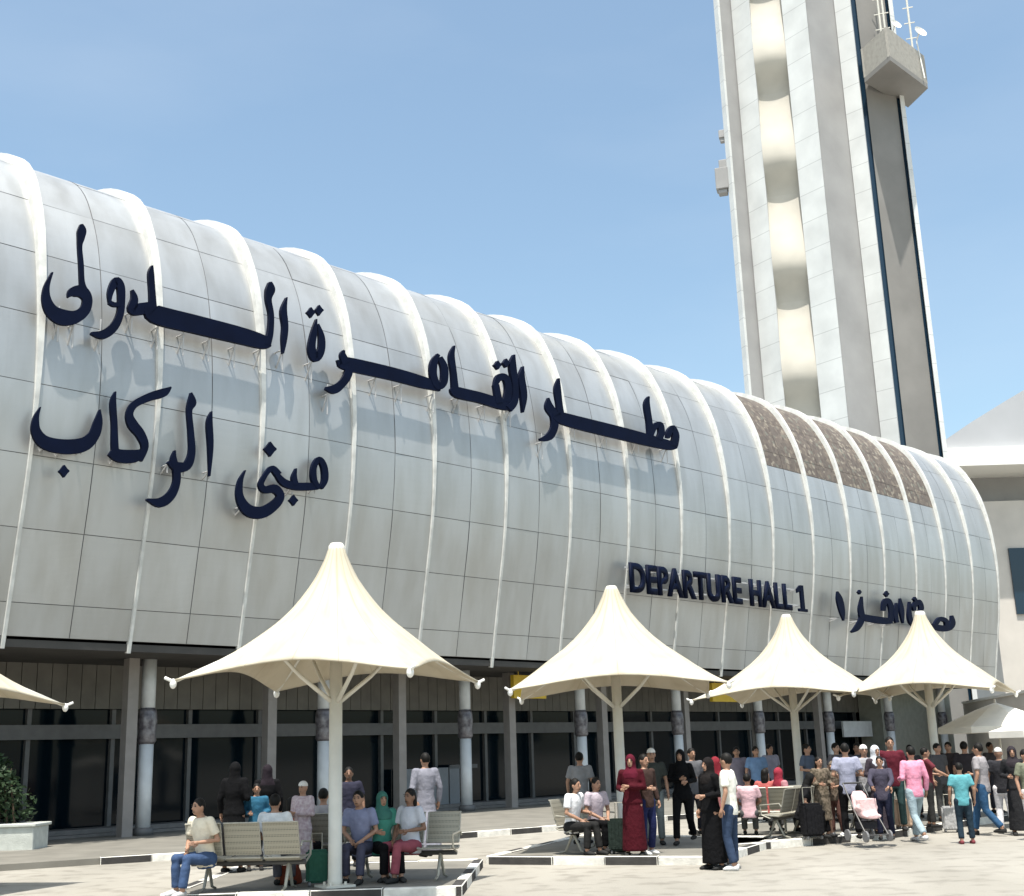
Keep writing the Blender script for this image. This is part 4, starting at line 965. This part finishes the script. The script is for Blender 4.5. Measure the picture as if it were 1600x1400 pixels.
person(P_(1133, 20.0, 0), R_(-115), 'man in a white T-shirt and dark blue jeans standing at the kerb', 'stand', (.78, .76, .68), (.035, .055, .10), arms=('bent', 'down'), H=1.78, shoes=(.65, .65, .65), headturn=-.3)
person(P_(1163, 25.6), R_(170), 'person in a pale pink top sitting with their back to the camera', 'sit', (.70, .46, .50), (.1, .1, .1), H=1.62, arms=('lap', 'lap'))
person(P_(1192, 26.4), R_(150), 'person in a coral red top sitting right of the one in pale pink', 'sit', (.45, .12, .11), (.1, .1, .1), hair='long', H=1.72, arms=('lap', 'bent'), skin=2)
person(P_(1213, 26.2), R_(120), 'woman in a crimson headscarf and rose top on the slanting bench', 'sit', (.42, .20, .22), (.1, .1, .1), scarf=(.28, .03, .05), female=True, H=1.74)
person(P_(1243, 24.6), R_(70), 'person in black crouched on a seat beside the third canopy pole', 'sit', (.014, .014, .016), BLACK, H=1.62, lean=.3, arms=('lap', 'lap'), scarf=(.012, .012, .012), female=True)
person(P_(1180, 30.5), R_(10), 'person in a sky blue shirt standing far back near the columns', 'stand', (.16, .26, .42), BLACK, H=1.76, detail=False)
person(P_(1150, 31.0), R_(-10), 'person in a mauve grey robe standing far back, left of the one in sky blue', 'stand', (.20, .18, .22), BLACK, outfit='robe', H=1.76, detail=False)
person(P_(1202, 31.5), R_(30), 'person in a dull lilac shirt standing far back, right of the one in sky blue', 'stand', (.30, .30, .38), (.05, .05, .07), H=1.8, detail=False)
# right hand group
person(P_(1277, 24.6), R_(15), 'woman in a mottled brown dress and white shoes standing left of the stroller', 'stand', (.20, .16, .12), (.2, .12, .1), outfit='dress', tpat=(.06, .05, .035), hair='long', female=True, H=1.52, arms=('bent', 'bent'), shoes=(.75, .75, .75), step=.3)
person(P_(1297, 25.0), R_(-40), 'person in an olive brown patterned top leaning beside the woman in the mottled dress', 'stand', (.18, .14, .11), (.12, .06, .05), tpat=(.07, .055, .04), H=1.42, arms=('fold', 'bent'), scarf=(.15, .12, .09), female=True, shoes=(.7, .7, .7))
person(P_(1319, 24.0), R_(175), 'man in a lilac grey T-shirt and black trousers with his back to the camera', 'stand', (.30, .31, .40), BLACK, H=1.76, arms=('bent', 'bent'))
person(P_(1348, 25.4), R_(0), 'man in a pale grey shirt with a white cap behind the stroller', 'stand', (.34, .34, .36), (.06, .06, .07), hair='cap', H=1.72, arms=('bent', 'fold'))
person(P_(1366, 24.9), R_(20), 'woman in a white headscarf and dark dress beside the stroller', 'stand', (.05, .04, .05), BLACK, outfit='robe', scarf=(.62, .64, .68), female=True, H=1.70, arms=('bent', 'down'))
person(P_(1371, 23.6), R_(-20), 'person in dark navy at the right handle of the stroller', 'stand', (.06, .055, .08), (.012, .014, .03), sleeves='long', H=1.50, arms=('fwd', 'fwd'))
person(P_(1390, 25.8), R_(-5), 'tall man in a dark maroon shirt left of the one in pink', 'stand', (.10, .015, .025), (.03, .06, .06), H=1.86, arms=('down', 'bent'))
person(P_(1421, 24.3, 0), R_(-165), 'man in a bright pink shirt and faded jeans walking', 'walk', (.74, .30, .42), (.30, .38, .42), sleeves='long', H=1.78, arms=('down', 'bent'), shoes=(.6, .6, .6))
person(P_(1443, 26.5), R_(80), 'person in a dark red top behind the man in bright pink', 'stand', (.14, .03, .04), (.03, .03, .03), H=1.62, arms=('fwd', 'bent'))
person(P_(1463, 28.4), R_(30), 'person in dark grey just left of the fourth canopy pole', 'stand', (.07, .07, .075), (.05, .05, .05), H=1.70, detail=False)
person(P_(1480, 29.5), R_(-30), 'person in brown black just right of the fourth canopy pole', 'stand', (.05, .04, .04), (.03, .03, .03), H=1.72, detail=False)
person(P_(1493, 23.6, 0), R_(175), 'short person in a turquoise shirt and dark trousers seen from behind', 'stand', (.11, .34, .38), (.02, .035, .05), H=1.46, arms=('down', 'down'), shoes=(.2, .05, .06))
person(P_(1505, 29.0, 0), R_(140), 'person in charcoal behind the short one in turquoise', 'stand', (.04, .035, .04), (.04, .04, .05), H=1.84, detail=False)
person(P_(1526, 25.4, 0), R_(-130), 'broad man in a grey T-shirt and blue jeans striding right', 'walk', (.31, .29, .30), (.03, .08, .16), H=1.80, arms=('bent', 'down'), bulk=1.15)
person(P_(1557, 25.8, 0), R_(160), 'person in white trousers and a dark waistcoat near the parasols', 'stand', (.03, .03, .035), (.76, .74, .76), H=1.70, arms=('bent', 'down'), hair='cap', shoes=(.2, .2, .2))
person(P_(1578, 25.2, 0), R_(-15), 'person in a black robe between the white trousers and the edge of the photo', 'stand', (.02, .02, .022), BLACK, outfit='robe', scarf=(.03, .025, .03), female=True, H=1.72, arms=('bent', 'bent'))
person(P_(1598, 23.9, 0), R_(20), 'person in a khaki top and pale trousers cut by the right edge', 'stand', (.17, .18, .13), (.55, .52, .52), H=1.66, arms=('down', 'bent'))
for i, (x, dd, c, lb) in enumerate([(1420, 30, (.06, .06, .07), 'person in slate behind the man in pink, far back'), (1338, 29, (.05, .05, .06), 'person in near black far back behind the stroller'),
                                    (1305, 29.5, (.13, .12, .13), 'person in ash grey far back, left of the near black one'), (1260, 29.5, (.08, .10, .14), 'person in steel blue far back beside the third canopy pole'),
                                    (1545, 31, (.05, .045, .05), 'person in soot brown beneath the low parasol with its peak in view')]):
    person(P_(x, dd), R_(random.uniform(-60, 60)), lb, 'stand', c, (.03, .03, .04), H=random.uniform(1.64, 1.8), arms=('bent', 'down'), detail=False, skin=i % 3)
# ------------------------------------------------------------------ stroller and luggage
def wheel(bm, c, r, w_, ax):
    c = Vector(c); ax = Vector(ax).normalized(); tube(bm, [c-ax*w_/2, c+ax*w_/2], r, 14)
st = thing('stroller', 'stroller with a pale pink seat in the middle of the right hand group', 'stroller', P_(1342, 23.4, Z), R_(15))
b = BM(); tube(b, [(0, -.28, .44), (0, -.05, .46), (0, .12, .52), (0, .2, .8), (0, .22, .88)], [(.17, .05), (.18, .07), (.18, .08), (.17, .05), (.1, .03)], 14, flat=Vector((0, 0, 1)).lerp(Vector((0, -1, 0)), .4)); tube(b, [(-.18, .1, .55), (-.18, -.1, .6)], .04, 8); tube(b, [(.18, .1, .55), (.18, -.1, .6)], .04, 8)
box(b, (0, -.05, .62), (.34, .2, .26)); me_ = remesh(b, .025, 2); link('seat', me_, cloth((.72, .50, .50)), st)
b = BM()
for sx in (-1, 1):
    tube(b, [(sx*.22, -.34, .12), (sx*.21, 0, .5), (sx*.2, .38, 1.02)], .014, 8); tube(b, [(sx*.22, .30, .12), (sx*.21, 0, .5)], .014, 8)
tube(b, [(-.2, .38, 1.02), (.2, .38, 1.02)], .018, 8); tube(b, [(-.22, -.34, .12), (.22, -.34, .12)], .012, 8); tube(b, [(-.22, .30, .12), (.22, .30, .12)], .012, 8)
obj('frame', b, M['steeldark'], st, local=False)
for sx in (-1, 1):
    for y in (-.34, .30):
        b = BM(); wheel(b, (sx*.24, y, .1), .1, .035, (1, 0, 0)); obj('wheel', b, M['seam'], st, local=False)
b = BM(); tube(b, [(0, .02, .22), (0, .02, .34)], [(.19, .16), (.21, .18)], 12); obj('basket', b, cloth((.03, .03, .035)), st, local=False)
def suitcase(loc, rz, c, label, s=1.0):
    t = thing('suitcase', label, 'suitcase', loc, rz, 'luggage on the forecourt')
    b = BM(); box(b, (0, 0, .36*s), (.42*s, .24*s, .60*s)); bmesh.ops.bevel(b, geom=b.edges[:], offset=.04*s, segments=2, affect='EDGES')
    for k in range(5): box(b, ((-.14+.07*k)*s, -.122*s, .36*s), (.02*s, .012, .46*s))
    obj('shell', b, cloth(c), t, local=False)
    b = BM(); tube(b, [(-.1*s, .08, .64*s), (-.1*s, .08, .95*s), (.1*s, .08, .95*s), (.1*s, .08, .64*s)], .01, 6); obj('handle', b, M['steel'], t, local=False)
    for sx in (-1, 1):
        b = BM(); wheel(b, (sx*.15*s, .06, .035), .035, .03, (1, 0, 0)); wheel(b, (sx*.15*s, -.06, .035), .035, .03, (1, 0, 0)); obj('wheel', b, M['seam'], t, local=False)
suitcase(P_(1258, 24.2, Z), R_(20), (.012, .012, .014), 'black suitcase beside the slanting bench')
suitcase(P_(962, 22.2, Z), R_(-20), (.02, .03, .025), 'dark green suitcase at the foot of the second canopy pole', .9)
suitcase(P_(1400, 26.2, Z), R_(10), (.50, .36, .26), 'tan suitcase between the maroon shirt and the pink shirt', .9)
suitcase(P_(1471, 26.6, 0), R_(-10), (.42, .42, .42), 'grey suitcase at the foot of the fourth canopy pole', .8)
suitcase(P_(497, 18.3, Z), R_(15), (.03, .10, .07), 'dark green suitcase left of the nearest canopy pole', .75)

# ------------------------------------------------------------------ handbags
def handbag(loc, rz, c, label, s_=1.0):
    t = thing('handbag', label, 'handbag', loc, rz)
    b = BM(); tube(b, [(0, 0, 0), (0, 0, .02), (0, 0, .16*s_), (0, 0, .24*s_)], [(.15*s_, .055), (.17*s_, .07), (.15*s_, .06), (.11*s_, .02)], 16, flat=Vector((0, 1, 0))); obj('pouch', b, cloth(c), t, True, local=False)
    b = BM(); tube(b, [(-.10*s_, 0, .22*s_), (-.08*s_, 0, .38*s_), (0, 0, .44*s_), (.08*s_, 0, .38*s_), (.10*s_, 0, .22*s_)], .009, 6); obj('strap', b, cloth((.05, .03, .02)), t, True, local=False)
handbag(P_(455, 18.7, Z), R_(20), (.20, .05, .03), 'rust handbag on the ground left of the woman in the white cap', 1.1)
